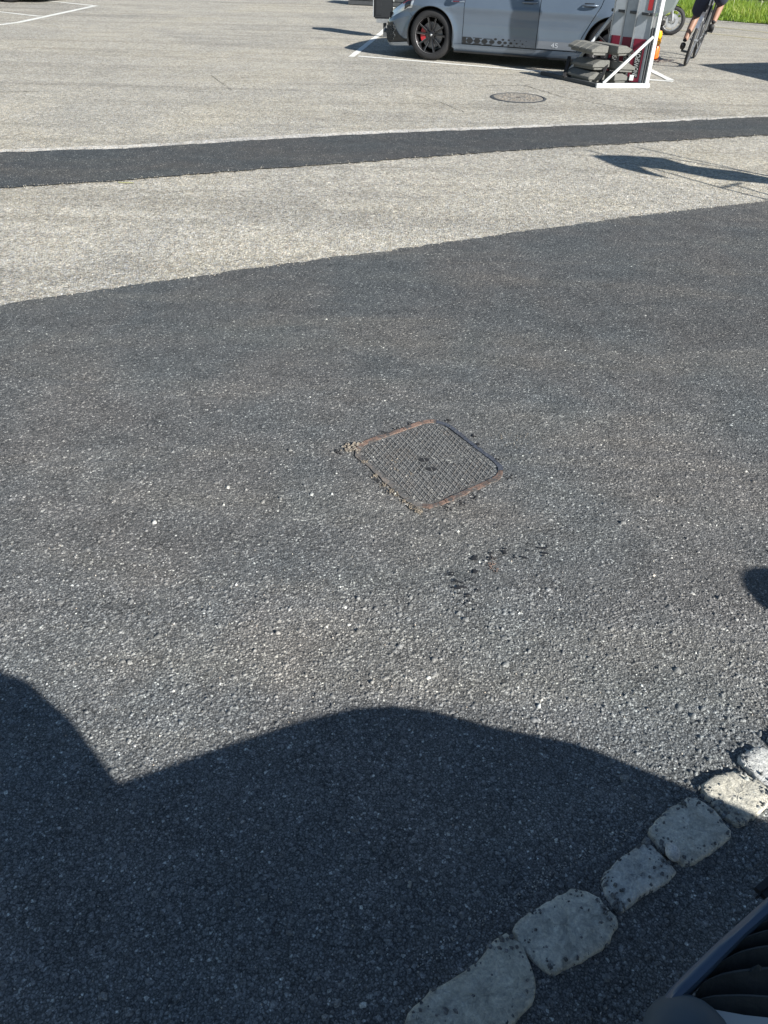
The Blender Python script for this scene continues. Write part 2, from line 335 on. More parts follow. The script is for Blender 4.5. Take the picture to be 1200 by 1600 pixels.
L_stripB = xt([G(*p) for p in ((0, 296), (200, 283), (400, 267), (600, 252), (800, 237), (1000, 224), (1200, 212))], -14, 16)
L_road = xt([G(*p) for p in ((0, 480), (150, 458), (300, 437), (450, 415), (600, 396), (800, 367), (1000, 340), (1200, 317))], -14, 16)
j_joint = jag(L_joint, .05, .012); j_st = jag(L_stripT, .04, .012); j_sb = jag(L_stripB, .03, .015); j_rd = jag(L_road, .022, .007)
sheet('pavement', j_st+[(16, -40), (-14, -40)], .004, M_OLD2)
sheet('joint_strip', j_joint+j_st[::-1], .008, M_JOINT)
sheet('asphalt_strip', j_st+j_sb[::-1], .012, M_STRIP)
sheet('road', j_rd+[(16, -40), (-14, -40)], .016, M_NEW)
# crushed pale edge crumbs along the strip
def lines_on_ground(name, segs, wd, z, m):
    b = MB()
    for a, c in segs:
        a, c = Vector(a), Vector(c); d = (c-a).normalized(); n = Vector((-d.y, d.x, 0))*wd/2; N = max(2, int((c-a).length/.25)); rows = []
        for i in range(N+1):
            p = a+(c-a)*i/N; e = n*(1+random.uniform(-.12, .12)); rows.append([(p.x+e.x, p.y+e.y, z), (p.x-e.x, p.y-e.y, z)])
        b.grid(rows)
    o = b.build(name, m); tag(o, kind='structure'); return o
lines_on_ground('bay_line', [(G(549, 89), G(593, 54)), (G(593, 54), G(618, 32)), (G(560, 88), G(905, 117)), (G(905, 117), G(1052, 127.5))], .10, .004, M_WHITE)
lines_on_ground('corner_line', [(G(994, 99), G(1048, 126))], .10, .006, M_WHITE)
lines_on_ground('far_bay_line', [(G(30, 35), G(150, 9)), (G(0, 39), G(30, 35)), (G(-80, 45), G(0, 39))], .13, .004, M_WHITE)
lines_on_ground('bay_divider', [(G(-60, -12), G(150, 9.5)), (G(-60, 12), G(62, 26))], .10, .006, M_WHITE)
lines_on_ground('yellow_line', [(G(1030, 33), G(1200, 51)), (G(1200, 51), G(1400, 72)), (G(1030, 44), G(1190, 61)), (G(1190, 61), G(1400, 84))], .07, .004, M_YELLOW)
lines_on_ground('grass_edge', [(G(1000, 22.5), G(1200, 40)), (G(1200, 40), G(1500, 68))], .12, .005, M_JOINT)
# hair cracks in the old asphalt
M_CRACK = mat('crack', (.13, .125, .11), .9)
def crack(pix, wd):
    p = [G(*q) for q in pix]; P = resample([(a.x, a.y) for a in p], 60); P[1:-1] += rng.normal(0, .012, (58, 2)); b = MB(); rows = []
    for i in range(60):
        t = P[min(59, i+1)]-P[max(0, i-1)]; t /= np.linalg.norm(t); n = np.array((-t[1], t[0]))*wd*random.uniform(.3, 1); rows.append([(*(P[i]+n), .0025), (*(P[i]-n), .0025)])
    b.grid(rows); o = b.build('crack', M_CRACK); tag(o, kind='structure')
for pts, wd in (([(740, 133), (820, 134), (880, 152)], .008), ([(640, 148), (690, 160), (730, 178)], .006), ([(330, 118), (362, 141)], .006), ([(120, 144), (200, 141), (400, 139), (560, 142)], .005), ([(330, 40), (180, 41), (60, 36)], .008), ([(880, 152), (990, 172)], .006), ([(0, 144), (60, 143)], .005), ([(220, 82), (300, 68), (400, 56)], .006)):
    crack(pts, wd)
# yellow survey mark by the strip
b = MB(); c = G(197, 287); b.grid([[(c.x+i*.02, c.y+j*.014*(1-.1*abs(i)), .009) for j in (-1, 1)] for i in range(-3, 4)]); tag(b.build('survey_mark', worn_paint('yellow_mark', (.50, .49, .24), (.42, .41, .33))), kind='structure')

# ------------------------------------------------------------------ kerb of natural stones
ZR = .016
def zf(px, py): return (620+px*.48333, 1150+py*.48333)
cob_px = [
 [(60,1010),(25,935),(105,850),(190,800),(262,752),(303,690),(345,655),(405,715),(442,850),(372,935),(250,1040)],
 [(372,640),(440,580),(572,514),(645,548),(708,620),(665,695),(580,745),(492,785),(415,715)],
 [(655,480),(725,408),(800,365),(835,400),(887,458),(860,495),(780,535),(712,590),(680,540)],
 [(806,325),(865,262),(940,220),(1005,255),(1070,340),(1010,388),(930,436),(850,390)],
 [(970,185),(1030,150),(1095,133),(1150,165),(1205,215),(1155,272),(1095,310),(1030,262)],
 [(1095,95),(1150,58),(1240,95),(1330,160),(1290,190),(1215,205),(1145,150)],
 [(1190,30),(1260,-10),(1370,45),(1440,90),(1390,130),(1335,140),(1250,85)],
 [(1330,-50),(1400,-95),(1520,-30),(1560,0),(1500,50),(1450,60)]]
gk = [G(*zf(x, y)) for x, y in ((-200, 1150), (150, 880), (540, 650), (770, 480), (935, 330), (1090, 225), (1230, 130), (1330, 60), (1560, -90))]
rows = []
for i, p in enumerate(gk):
    t = (gk[min(len(gk)-1, i+1)]-gk[max(0, i-1)]).normalized(); n = Vector((-t.y, t.x, 0)); rows.append([(p.x+n.x*.13, p.y+n.y*.13, ZR+.0006), (p.x, p.y, ZR+.0012), (p.x-n.x*.13, p.y-n.y*.13, ZR+.0006)])
kb = MB(); kb.grid(rows); kerb = kb.build('kerb', M_NEW); tag(kerb, kind='structure')
for ci, cp in enumerate(cob_px):
    P = [G(*zf(x, y)) for x, y in cp]; P = [(p.x, p.y) for p in P]; P.append(P[0]); Q = resample([(a, b, 0) for a, b in P], 49)[:-1, :2]; Q = Q*.5+.25*(np.roll(Q, 1, 0)+np.roll(Q, -1, 0))
    c = Q.mean(0); n = 48; Q = c+(Q-c)*1.06+rng.normal(0, .0014, Q.shape); bm_ = MB(); rows = []
    ph = rng.uniform(0, 6, 4)
    for s_, z_ in ((1.0, -.012), (.995, .006), (.975, .0125), (.93, .0155), (.8, .017), (.65, .018), (.48, .0185), (.3, .018), (.12, .018)):
        r_ = c+(Q-c)*s_
        zz = ZR+z_+ (0 if z_ < 0 else 1)*(.0026*np.sin(r_[:, 0]*42+ph[0])*np.cos(r_[:, 1]*34+ph[1])+.0010*np.sin(r_[:, 0]*130+ph[2]+r_[:, 1]*90)+rng.normal(0, .0006, n))
        rows.append([(r_[k % n, 0], r_[k % n, 1], zz[k % n]) for k in range(n+1)])
    bm_.grid(rows); k = len(bm_.v); bm_.v.append((c[0], c[1], ZR+.018)); lo = k-(n+1); bm_.f += [(lo+i, lo+i+1, k) for i in range(n)]; bm_.m += [0]*n
    o = bm_.build('kerb_stone', M_COB, kerb, smooth=50)
# rounded loose pebble between two kerb stones
def pebble(name, c, r, m, seed=0, **k):
    b = MB(); b.ball((0, 0, 0), r, 14, 9); rr = np.random.default_rng(seed); ph = rr.uniform(0, 6, 3)
    b.v = [tuple(np.array(v)*(1+.09*math.sin(v[0]/r[0]*2.3+ph[0])+.07*math.sin(v[1]/r[1]*3+ph[1]))) for v in b.v]
    o = b.build(name, m, smooth=60); o.location = c; o.rotation_euler = (0, 0, ph[2]); return tag(o, **k)
c = G(*zf(875, 405)); pebble('pebble', (c.x, c.y, ZR+.026), (.021, .016, .012), stone_mat('pale_stone', (.84, .84, .82)), 3, label='pale round pebble lying in the joint between two kerb stones', cat='pebble')

# ------------------------------------------------------------------ grit: the chippings that stand out of the fresh asphalt
def chips(name, xy, size, z, m, light=.012, flat=.45, sides=5, tilt=.28, parent=None, tintmul=None):
    N = len(xy); a = rng.uniform(0, 2*np.pi, N)[:, None]+np.linspace(0, 2*np.pi, sides, endpoint=False)[None]+rng.normal(0, .22, (N, sides))
    rad = size[:, None]*rng.uniform(.72, 1.2, (N, sides)); el = rng.uniform(.65, 1.0, N)[:, None]; th = rng.uniform(0, np.pi, N)[:, None]
    x, y = rad*np.cos(a), rad*np.sin(a)*el; X = x*np.cos(th)-y*np.sin(th); Y = x*np.sin(th)+y*np.cos(th)
    hgt = (size*flat*rng.uniform(.4, 1.3, N))[:, None]; tx, ty = rng.normal(0, tilt, N)[:, None], rng.normal(0, tilt, N)[:, None]
    top = np.stack([xy[:, :1]+X*.66, xy[:, 1:]+Y*.66, z+hgt+tx*X*.66+ty*Y*.66], -1)
    bot = np.stack([xy[:, :1]+X, xy[:, 1:]+Y, np.full_like(X, z-.001)], -1)
    V = np.concatenate([bot, top], 1).reshape(-1, 3)
    k = np.arange(sides); k2 = (k+1) % sides; quads = np.stack([k, k2, k2+sides, k+sides], 1).reshape(-1); cap = np.arange(sides, 2*sides)
    one = np.r_[quads, cap]; loops = (one[None]+(np.arange(N)*2*sides)[:, None]).reshape(-1)
    tot1 = np.r_[np.full(sides, 4), sides]; tot = np.tile(tot1, N); start = np.r_[0, np.cumsum(tot)[:-1]]
    me = bpy.data.meshes.new(name); me.vertices.add(len(V)); me.vertices.foreach_set('co', V.reshape(-1).astype(np.float32))
    me.loops.add(len(loops)); me.loops.foreach_set('vertex_index', loops.astype(np.int32))
    me.polygons.add(len(tot)); me.polygons.foreach_set('loop_start', start.astype(np.int32))
    try: me.polygons.foreach_set('loop_total', tot.astype(np.int32))
    except Exception: pass
    me.update(calc_edges=True)
    t = rng.uniform(0, .93, N); lt = rng.random(N) < light; t[lt] = rng.uniform(.955, 1, lt.sum())
    at = me.attributes.new('tint', 'FLOAT', 'FACE'); at.data.foreach_set('value', np.repeat(t, sides+1).astype(np.float32))
    me.materials.append(m); o = link(name, me, parent); tag(o, kind='stuff'); return o
def inpoly(xy, poly):
    x, y = xy[:, 0], xy[:, 1]; ins = np.zeros(len(xy), bool); n = len(poly); j = n-1
    for i in range(n):
        xi, yi = poly[i]; xj, yj = poly[j]; c = ((yi > y) != (yj > y)) & (x < (xj-xi)*(y-yi)/(yj-yi+1e-12)+xi); ins ^= c; j = i
    return ins
def jitgrid(x0, x1, y0, y1, s):
    gx, gy = np.meshgrid(np.arange(x0, x1, s), np.arange(y0, y1, s)); p = np.stack([gx.ravel(), gy.ravel()], 1); return p+rng.uniform(-.5, .5, p.shape)*s
def view_clip(p, mg=.08):
    Z = p[:, 1]*math.cos(PITCH)+CAMH*math.sin(PITCH); return np.abs(p[:, 0]) < .5*Z+mg
cob_polys = []
for cp in cob_px:
    P = [G(*zf(x, y)) for x, y in cp]; c0 = np.mean([(p.x, p.y) for p in P], 0); cob_polys.append([tuple(c0+(np.array((p.x, p.y))-c0)*.95) for p in P])
COV = [G(*p) for p in ((541, 706), (683, 656), (799, 745), (659, 808))]; cov_poly = [(p.x, p.y) for p in COV]
def clean(p):
    ok = view_clip(p) & ~inpoly(p, cov_poly)
    for q in cob_polys: ok &= ~inpoly(p, q)
    return p[ok]
kx = np.array([(p.x, p.y) for p in gk])
def kdist(p):
    d = np.full(len(p), 9.)
    for a, b in zip(kx, kx[1:]):
        t = np.clip(((p-a)@(b-a))/((b-a)@(b-a)), 0, 1)[:, None]; d = np.minimum(d, np.linalg.norm(p-(a+t*(b-a)), axis=1))
    return d
road_y = np.array(j_rd)
p = clean(jitgrid(-1.3, 1.5, .42, 1.75, .0062)); p = p[rng.random(len(p)) < .93]
chips("asphalt_chippings", p, rng.gamma(4, .00088, len(p)), ZR-.001, M_GRITN, .005, .36, tilt=.17)
p = clean(jitgrid(-2.2, 2.4, 1.75, 3.1, .0092)); p = p[rng.random(len(p)) < .8]
chips('asphalt_chippings', p, rng.gamma(5, .00078, len(p)), ZR-.001, M_GRITN, .006, .28, tilt=.14)
p = clean(jitgrid(-3.2, 3.8, 3.1, 6.2, .021)); p = p[p[:, 1] < np.interp(p[:, 0], road_y[:, 0], road_y[:, 1])-.01]; p = p[rng.random(len(p)) < .6]
chips('asphalt_chippings', p, rng.gamma(6, .00075, len(p)), ZR-.001, M_GRIT, .012, .28, sides=4, tilt=.15)
# looser, larger crumbs beside the kerb
p = clean(jitgrid(-.6, 1.6, .42, 1.7, .011)); kd = kdist(p); p = p[rng.random(len(p)) < .9*np.exp(-(kd/.13)**2)]
chips('loose_crumbs', p, rng.gamma(6, .00075, len(p)), ZR+.0005, M_GRITN, .02, .55, tilt=.3)
p = clean(jitgrid(-1.3, 2.0, .42, 2.6, .05)); p = p[rng.random(len(p)) < .3]
chips('loose_crumbs', p, rng.gamma(8, .0007, len(p)), ZR+.0005, M_GRITN, .05, .55, tilt=.3)
# grit lying on the kerb stones
pp = []
for q in cob_polys:
    q = np.array(q); lo, hi = q.min(0), q.max(0); r_ = rng.uniform(lo-.004, hi+.004, (520, 2)); r_ = r_[inpoly(r_, [tuple(x) for x in q])]; c0 = q.mean(0)
    e = np.linalg.norm((r_-c0)/(hi-lo), axis=1)/.5; r_ = r_[rng.random(len(r_)) < np.clip(e**4, .05, 1)]; pp.append(r_)
ep = []
for q in cob_polys:
    q = resample(q+[q[0]], 260); c0 = q.mean(0); k_ = rng.uniform(.90, 1.07, 260)[:, None]; k_ = np.where(np.sin(np.arange(260)*.21+c0[0]*50)[:, None] > .2, k_, np.maximum(k_, .99)); ep.append(c0+(q-c0)*k_)
ep = np.concatenate(ep); ep = ep[view_clip(ep)]; chips('loose_crumbs', ep, rng.gamma(6, .0006, len(ep)), ZR+.006, M_GRIT, .03, 1.5, tilt=.3)
p = np.concatenate(pp); chips('loose_crumbs', p, rng.gamma(5, .0007, len(p)), ZR+.0155, M_GRIT, .05, 1.0, tilt=.3)
# pale chips at the places the photograph shows them
sp = [(141, 895), (273, 981), (640, 1385), (1042, 1344), (75, 1075), (520, 1003), (1145, 1350), (845, 1100), (640, 1390), (1020, 905), (872, 958), (437, 977), (272, 1086), (212, 1172), (370, 920), (645, 1382), (380, 1290), (700, 1310), (95, 1300), (560, 1500)]
P_ = np.array([tuple(G(*q))[:2] for q in sp]); chips('pale_chips', P_, rng.uniform(.0035, .007, len(sp)), ZR+.001, M_JOINT, 0, .6)

q_ = resample([tuple(G(*zf(x, y)))[:2] for x, y in ((60, 760), (250, 620), (330, 565), (420, 510), (560, 420), (680, 350), (800, 290))], 420)+rng.normal(0, .006, (420, 2))
q_ = q_[rng.random(420) < .35+.5*(np.sin(np.arange(420)*.13) > .1)]
chips('pale_chips', q_, rng.uniform(.001, .0026, len(q_)), ZR+.0015, M_JOINT, 0, .6)
q_ = clean(jitgrid(-1.3, 1.6, .42, 1.9, .05)); chips('pale_chips', q_, rng.uniform(.0008, .0024, len(q_)), ZR+.002, M_JOINT, 0, .7)
# pale speckle of exposed stone on the old surface near the strip
p = jitgrid(-3.4, 4.2, 3.9, 8.2, .03); yr = np.interp(p[:, 0], road_y[:, 0], road_y[:, 1]); ysb = np.interp(p[:, 0], np.array(j_sb)[:, 0], np.array(j_sb)[:, 1])
p = p[(p[:, 1] > yr+.01) & (p[:, 1] < ysb-.01) & view_clip(p)]; p = p[rng.random(len(p)) < .5]
chips('pavement_grit', p, rng.gamma(8, .0005, len(p)), .004, M_OLD2, 0, .25, sides=4, tilt=.15)

for nm, ed_, z_, m_, sg_, n_ in (('edge_crumbs', j_rd, .006, M_GRIT, 1, 1500), ('edge_crumbs', j_sb, .006, M_GRIT, -1, 1000), ('edge_crumbs', j_st, .010, M_GRIT, 1, 600), ('edge_crumbs', j_rd, ZR+.001, M_OLD2, -1, 350), ('edge_crumbs', j_sb, .014, M_OLD2, 1, 350)):
    e_ = np.array(ed_); e_ = e_[(e_[:, 0] > -4.2) & (e_[:, 0] < 5)]; x_ = rng.uniform(e_[0, 0], e_[-1, 0], n_); y_ = np.interp(x_, e_[:, 0], e_[:, 1])+sg_*rng.exponential(.013, n_)
    chips(nm, np.stack([x_, y_], 1), rng.gamma(5, .0007, n_), z_, m_, .02, .5, sides=4)
# ------------------------------------------------------------------ square access cover
cc_ = sum(COV, Vector())/4
root = empty('access_cover', (cc_.x, cc_.y, ZR), label='square rusty iron access cover with diamond tread set in fresh dark asphalt', cat='manhole cover')
Lc, Tc, Rc, Bc = [G(*p)-cc_ for p in ((540, 706), (683, 655), (801, 745), (658, 810))]
def uv(u, v, z=0): # u along left>bottom, v along left>top
    p = Lc*(1-u)*(1-v)+Bc*u*(1-v)+Tc*(1-u)*v+Rc*u*v; return Vector((p.x, p.y, z))
def rrect(m_, r, n=6):
    pts = []; r = max(r, .02)
    for cx, cy, a0 in ((1-m_-r, 1-m_-r, 0), (m_+r, 1-m_-r, 90), (m_+r, m_+r, 180), (1-m_-r, m_+r, 270)):
        for k in range(n+1): a = R(a0+90*k/n); pts.append((cx+r*math.cos(a), cy+r*math.sin(a)))
    out_ = []
    for i, p_ in enumerate(pts):
        q_ = pts[(i+1) % len(pts)]; out_.append(p_)
        if i % (n+1) == n: out_ += [(p_[0]+(q_[0]-p_[0])*k/9, p_[1]+(q_[1]-p_[1])*k/9) for k in range(1, 9)]
    return out_
out, inn = rrect(.0, .2), rrect(.040, .165)
out = [(a+random.uniform(-.009, .009), b+random.uniform(-.009, .009)) for a, b in out]; N = len(out)
# frame: one rail per side (each side weathered differently)
b = MB()
def rails(sel, mt, name):
    b = MB()
    for i in range(N):
        j = (i+1) % N; mu, mv = (out[i][0]+out[j][0])/2-.5, (out[i][1]+out[j][1])/2-.5
        side = ('bottom' if mu > 0 else 'top') if abs(mu) > abs(mv) else ('right' if mv > 0 else 'left')
        if side != sel: continue
        w_ = lambda q: q
        o0, o1, i0, i1 = out[i], out[j], inn[i], inn[j]
        jz = random.uniform(-.001, .0015)
        vs = [uv(*o0, -.01), uv(*o1, -.01), uv(*o0, .004+jz), uv(*o1, .004+jz), uv(*i0, .0035+jz), uv(*i1, .0035+jz), uv(*i0, -.012), uv(*i1, -.012)]
        b.add(vs, [(0,1,3,2), (2,3,5,4), (4,5,7,6)])
    if b.v: b.build(name, mt, root, smooth=30)
rails('bottom', M_RUST, 'frame'); rails('top', M_RUST, 'frame'); rails('right', M_FRAME, 'frame'); rails('left', M_WORN, 'frame')
b = MB(); li = rrect(.056, .16); pts = [uv(*q) for q in li]; b.prism([(p.x, p.y) for p in pts], -.02, -.0015)
lid = b.build('lid', M_IRON, root)
# black gap under the lid edge
b = MB(); pts = [uv(*q) for q in rrect(.03, .16)]; b.prism([(p.x, p.y) for p in pts], -.03, -.012); b.build('seat_ring', M_BLACK, root)
# raised diamond tread
ridge = MB(); inset = [(uv(*q).x, uv(*q).y) for q in rrect(.07, .15)]
def clipseg(p, d, poly):
    ts = []
    for i in range(len(poly)):
        a, c = np.array(poly[i]), np.array(poly[(i+1) % len(poly)]); e = c-a; den = d[0]*e[1]-d[1]*e[0]
        if abs(den) < 1e-9: continue
        t = ((a[0]-p[0])*e[1]-(a[1]-p[1])*e[0])/den; s = ((a[0]-p[0])*d[1]-(a[1]-p[1])*d[0])/den
        if 0 <= s < 1: ts.append(t)
    return (min(ts), max(ts)) if len(ts) >= 2 else None
key = [uv(.47, .47), uv(.60, .44)]
for ang in (66, -62):
    d = np.array((math.cos(R(ang)), math.sin(R(ang)))); nn = np.array((-d[1], d[0]))
    for k in range(-22, 23):
        p0 = nn*k*.0192; ts = clipseg(p0, d, inset)
        if not ts: continue
        L = ts[1]-ts[0]; ns = max(1, int(L/.012))
        for s in range(ns):
            t0, t1 = ts[0]+L*s/ns, ts[0]+L*(s+1)/ns; a, c = p0+d*t0, p0+d*t1; m_ = (a+c)/2
            if any(np.linalg.norm(m_-np.array((q.x, q.y))) < .026 for q in key): continue
            pv = uv(.60, .72)
            if np.linalg.norm(m_-np.array((pv.x, pv.y))) < .035: continue
            hw, ht = (.0014, .0019)[ang < 0], (.0020, .0030)[ang < 0]+random.uniform(-.0006, .0004)
            vs = [(*(a-nn*hw), -.002), (*(c-nn*hw), -.002), (*(c-nn*hw*.7), ht), (*(a-nn*hw*.7), ht), (*(c+nn*hw*.7), ht), (*(a+nn*hw*.7), ht), (*(c+nn*hw), -.002), (*(a+nn*hw), -.002)]
            ridge.add(vs, [(0,1,2,3), (3,2,4,5), (5,4,6,7)])
ro = ridge.build('tread', M_RIDGE, lid); tag(ro, kind='stuff')
for q in key:
    b = MB(); b.prism([(q.x+.021*math.cos(a), q.y+.014*math.sin(a)) for a in np.linspace(0, 2*math.pi, 12, endpoint=False)], -.0012, .0010); b.build('keyhole', M_BLACK, lid)
    b = MB(); b.tube([(q.x-.004, q.y+.012, .001), (q.x, q.y, .002), (q.x+.004, q.y-.012, .001)], .0016, 6); b.build('key_bar', M_RIDGE, lid)
# crumbs of broken mortar at the left corner and along the frame
def crumbs(name, pix, n, spread, smin, smax, m, z=ZR, par=None):
    P = []
    for q in pix:
        g = G(*q); P += [(g.x+random.gauss(0, spread), g.y+random.gauss(0, spread)) for _ in range(n)]
    P = np.array(P); return chips(name, P, rng.uniform(smin, smax, len(P)), z, m, .03, .7, parent=par)
M_MORT = stone_mat('mortar', (.36, .31, .25))
crumbs('mortar_crumbs', [(548, 703), (554, 709), (545, 709), (558, 700)], 14, .009, .003, .008, M_MORT, ZR+.004)
crumbs('mortar_crumbs', [(600, 765), (618, 780), (640, 798), (655, 806), (585, 750), (632, 790), (570, 728), (610, 773), (650, 803)], 26, .007, .001, .0035, M_MORT, ZR+.004)
crumbs('tar_crumbs', [(526, 711), (531, 713), (740, 687), (543, 703)], 5, .005, .004, .008, M_BLACK)
crumbs('tar_crumbs', [(600, 682), (640, 668), (700, 662), (745, 700), (775, 725), (797, 752), (740, 785), (700, 800), (720, 792), (620, 676), (563, 722), (590, 757)], 16, .009, .0015, .004, M_BLACK, ZR+.002)
crumbs('mortar_crumbs', [(800, 690)], 30, .04, .001, .0025, M_MORT, ZR+.002)
crumbs('lid_dirt', [(615, 737), (622, 727), (640, 745)], 9, .012, .0015, .004, M_MORT, ZR+.0015)
# tar and oil spots on the road
def blob(px, py, r, m, name='tar_spot', z=ZR+.0052):
    g = G(px, py); n = 14; ph = rng.uniform(0, 6, 3); b = MB()
    ring = [(g.x+r*math.cos(a)*(1+.25*math.sin(2*a+ph[0])+.15*math.sin(3*a+ph[1])), g.y+r*math.sin(a)*(.8+.2*math.sin(3*a+ph[2]))) for a in np.linspace(0, 2*math.pi, n, endpoint=False)]
    vs = [(x, y, z) for x, y in ring]+[(g.x, g.y, z+.0012)]; b.add(vs, [(i, (i+1) % n, n) for i in range(n)]); return b
tb = MB()
for (px, py, r) in [(741, 882, .011), (742, 900, .009), (703, 903, .006), (712, 915, .007), (716, 925, .009), (722, 935, .006), (727, 921, .006), (730, 938, .007), (708, 925, .005), (698, 905, .004), (786, 868, .008), (818, 878, .009), (823, 866, .005), (846, 865, .008), (850, 872, .009), (853, 860, .005), (803, 880, .005), (735, 912, .004), (690, 900, .004), (767, 873, .006), (760, 880, .006), (731, 950, .005), (744, 930, .004), (775, 830, .004)]:
    for _ in range(3):
        q = blob(px+random.gauss(0, 2.6), py+random.gauss(0, 2), r*random.uniform(.55, .95), None); tb.add(q.v, q.f)
o = tb.build('tar_spots', mat('tar', (.022, .022, .024), .55), smooth=40); tag(o, kind='stuff')
crumbs('rust_crumbs', [(770, 878), (768, 888), (772, 897)], 14, .006, .0015, .0035, M_RUST, ZR+.003)

# ------------------------------------------------------------------ round manhole in the car park
c = G(809.5, 153); root = empty('round_manhole', (c.x, c.y, 0), label='round worn manhole cover in the pale pavement in front of the grey car', cat='manhole cover')
b = MB(); b.lathe([(.30, .002), (.305, .007), (.325, .007), (.34, .002)], 48); b.build('frame', M_DGREY, root, smooth=30)
b = MB(); b.lathe([(.0, .006), (.29, .006), (.296, .001)], 48); lid = b.build('lid', M_OILIRON, root, smooth=30)
b = MB()
for k in range(24):
    for r in (.1, .17, .24):
        a = 2*math.pi*k/24+(.13 if r == .17 else 0); b.box((r*math.cos(a), r*math.sin(a), .0075), (.03, .022, .004), Matrix.Rotation(a, 3, 'Z'))
tag(b.build('tread', M_OILIRON, lid), kind='stuff')
b = MB(); b.box((0, 0, .0075), (.05, .03, .004)); b.build('keyhole', M_BLACK, lid)

# ------------------------------------------------------------------ car
WR, WB, ARC = .328, 2.63, .368
plan = catmull([(-.875, 0, 0), (-.868, .3, 0), (-.835, .5, 0), (-.765, .66, 0), (-.63, .775, 0), (-.42, .845, 0), (-.12, .885, 0), (.4, .897, 0), (1.3, .9, 0), (2.3, .897, 0), (2.85, .875, 0), (3.15, .83, 0), (3.33, .72, 0), (3.42, .5, 0), (3.45, 0, 0)], 10)
PL = np.array([(p.x if p.x < 2.5 else 2.5+(p.x-2.5)*.66, p.y) for p in plan]); PS = np.r_[0, np.cumsum(np.linalg.norm(np.diff(PL, axis=0), axis=1))]
def s_of_x(x): return float(np.interp(x, PL[:, 0], PS))
def body_pt(s, z, sgn=-1, proud=0):
    x, y = np.interp(s, PS, PL[:, 0]), np.interp(s, PS, PL[:, 1])
    x2, y2 = np.interp(s+.03, PS, PL[:, 0]), np.interp(s+.03, PS, PL[:, 1]); x1, y1 = np.interp(s-.03, PS, PL[:, 0]), np.interp(s-.03, PS, PL[:, 1])
    t = np.array((x2-x1, y2-y1)); t /= np.linalg.norm(t)+1e-9; n = np.array((-t[1], t[0]))
    if n[1] < 0 and x > -.8 and x < PL[-1, 0]-.06: n = -n
    if x < -.8 and n[0] > 0: n = -n
    if x > PL[-1, 0]-.06 and n[0] < 0: n = -n
    d = interp(z, [.14, .2, .27, .36, .5, .62, .695, .72, .80, .88, .97], [.06, .03, .006, .0, .010, .010, -.004, .006, .020, .034, .065])
    if x < -.3: d += max(0, z-.55)*.55*min(1, (-.3-x)/.4)
    for wx in (0, WB):
        r = math.hypot(x-wx, z-WR); d -= .016*max(0, 1-abs(r-ARC)/.075)**1.5 if abs(x-wx) < .6 else 0
    x, y = x-n[0]*(d-proud), y-n[1]*(d-proud)
    if x < -.38: z *= 1-.18*min(1, (-.38-x)/.35)
    return (x, sgn*max(y, 0), z)
def arch(wx, z_or_a0, a1, n=22):
    return [(wx-ARC*math.cos(R(a)), WR+ARC*math.sin(R(a))) for a in np.linspace(z_or_a0, a1, n)]
def panel(name, A, B, m, parent, nu=24, nv=14, sgn=-1, proud=0, isx=True, thick=.012, smooth=40):
    "ruled panel between paths A and B given as (x or s, z) on the body side"
    f = (lambda q: (s_of_x(q[0]), q[1])) if isx else (lambda q: q)
    A = resample([f(q) for q in A], nu); B = resample([f(q) for q in B], nu)
    rows = [[body_pt(*(a+(b-a)*j/nv), sgn, proud) for j in range(nv+1)] for a, b in zip(A, B)]
    mb = MB(); mb.grid(rows)
    return mb.build(name, m, parent, smooth=smooth, solid=0)
def xs(x): return s_of_x(x)
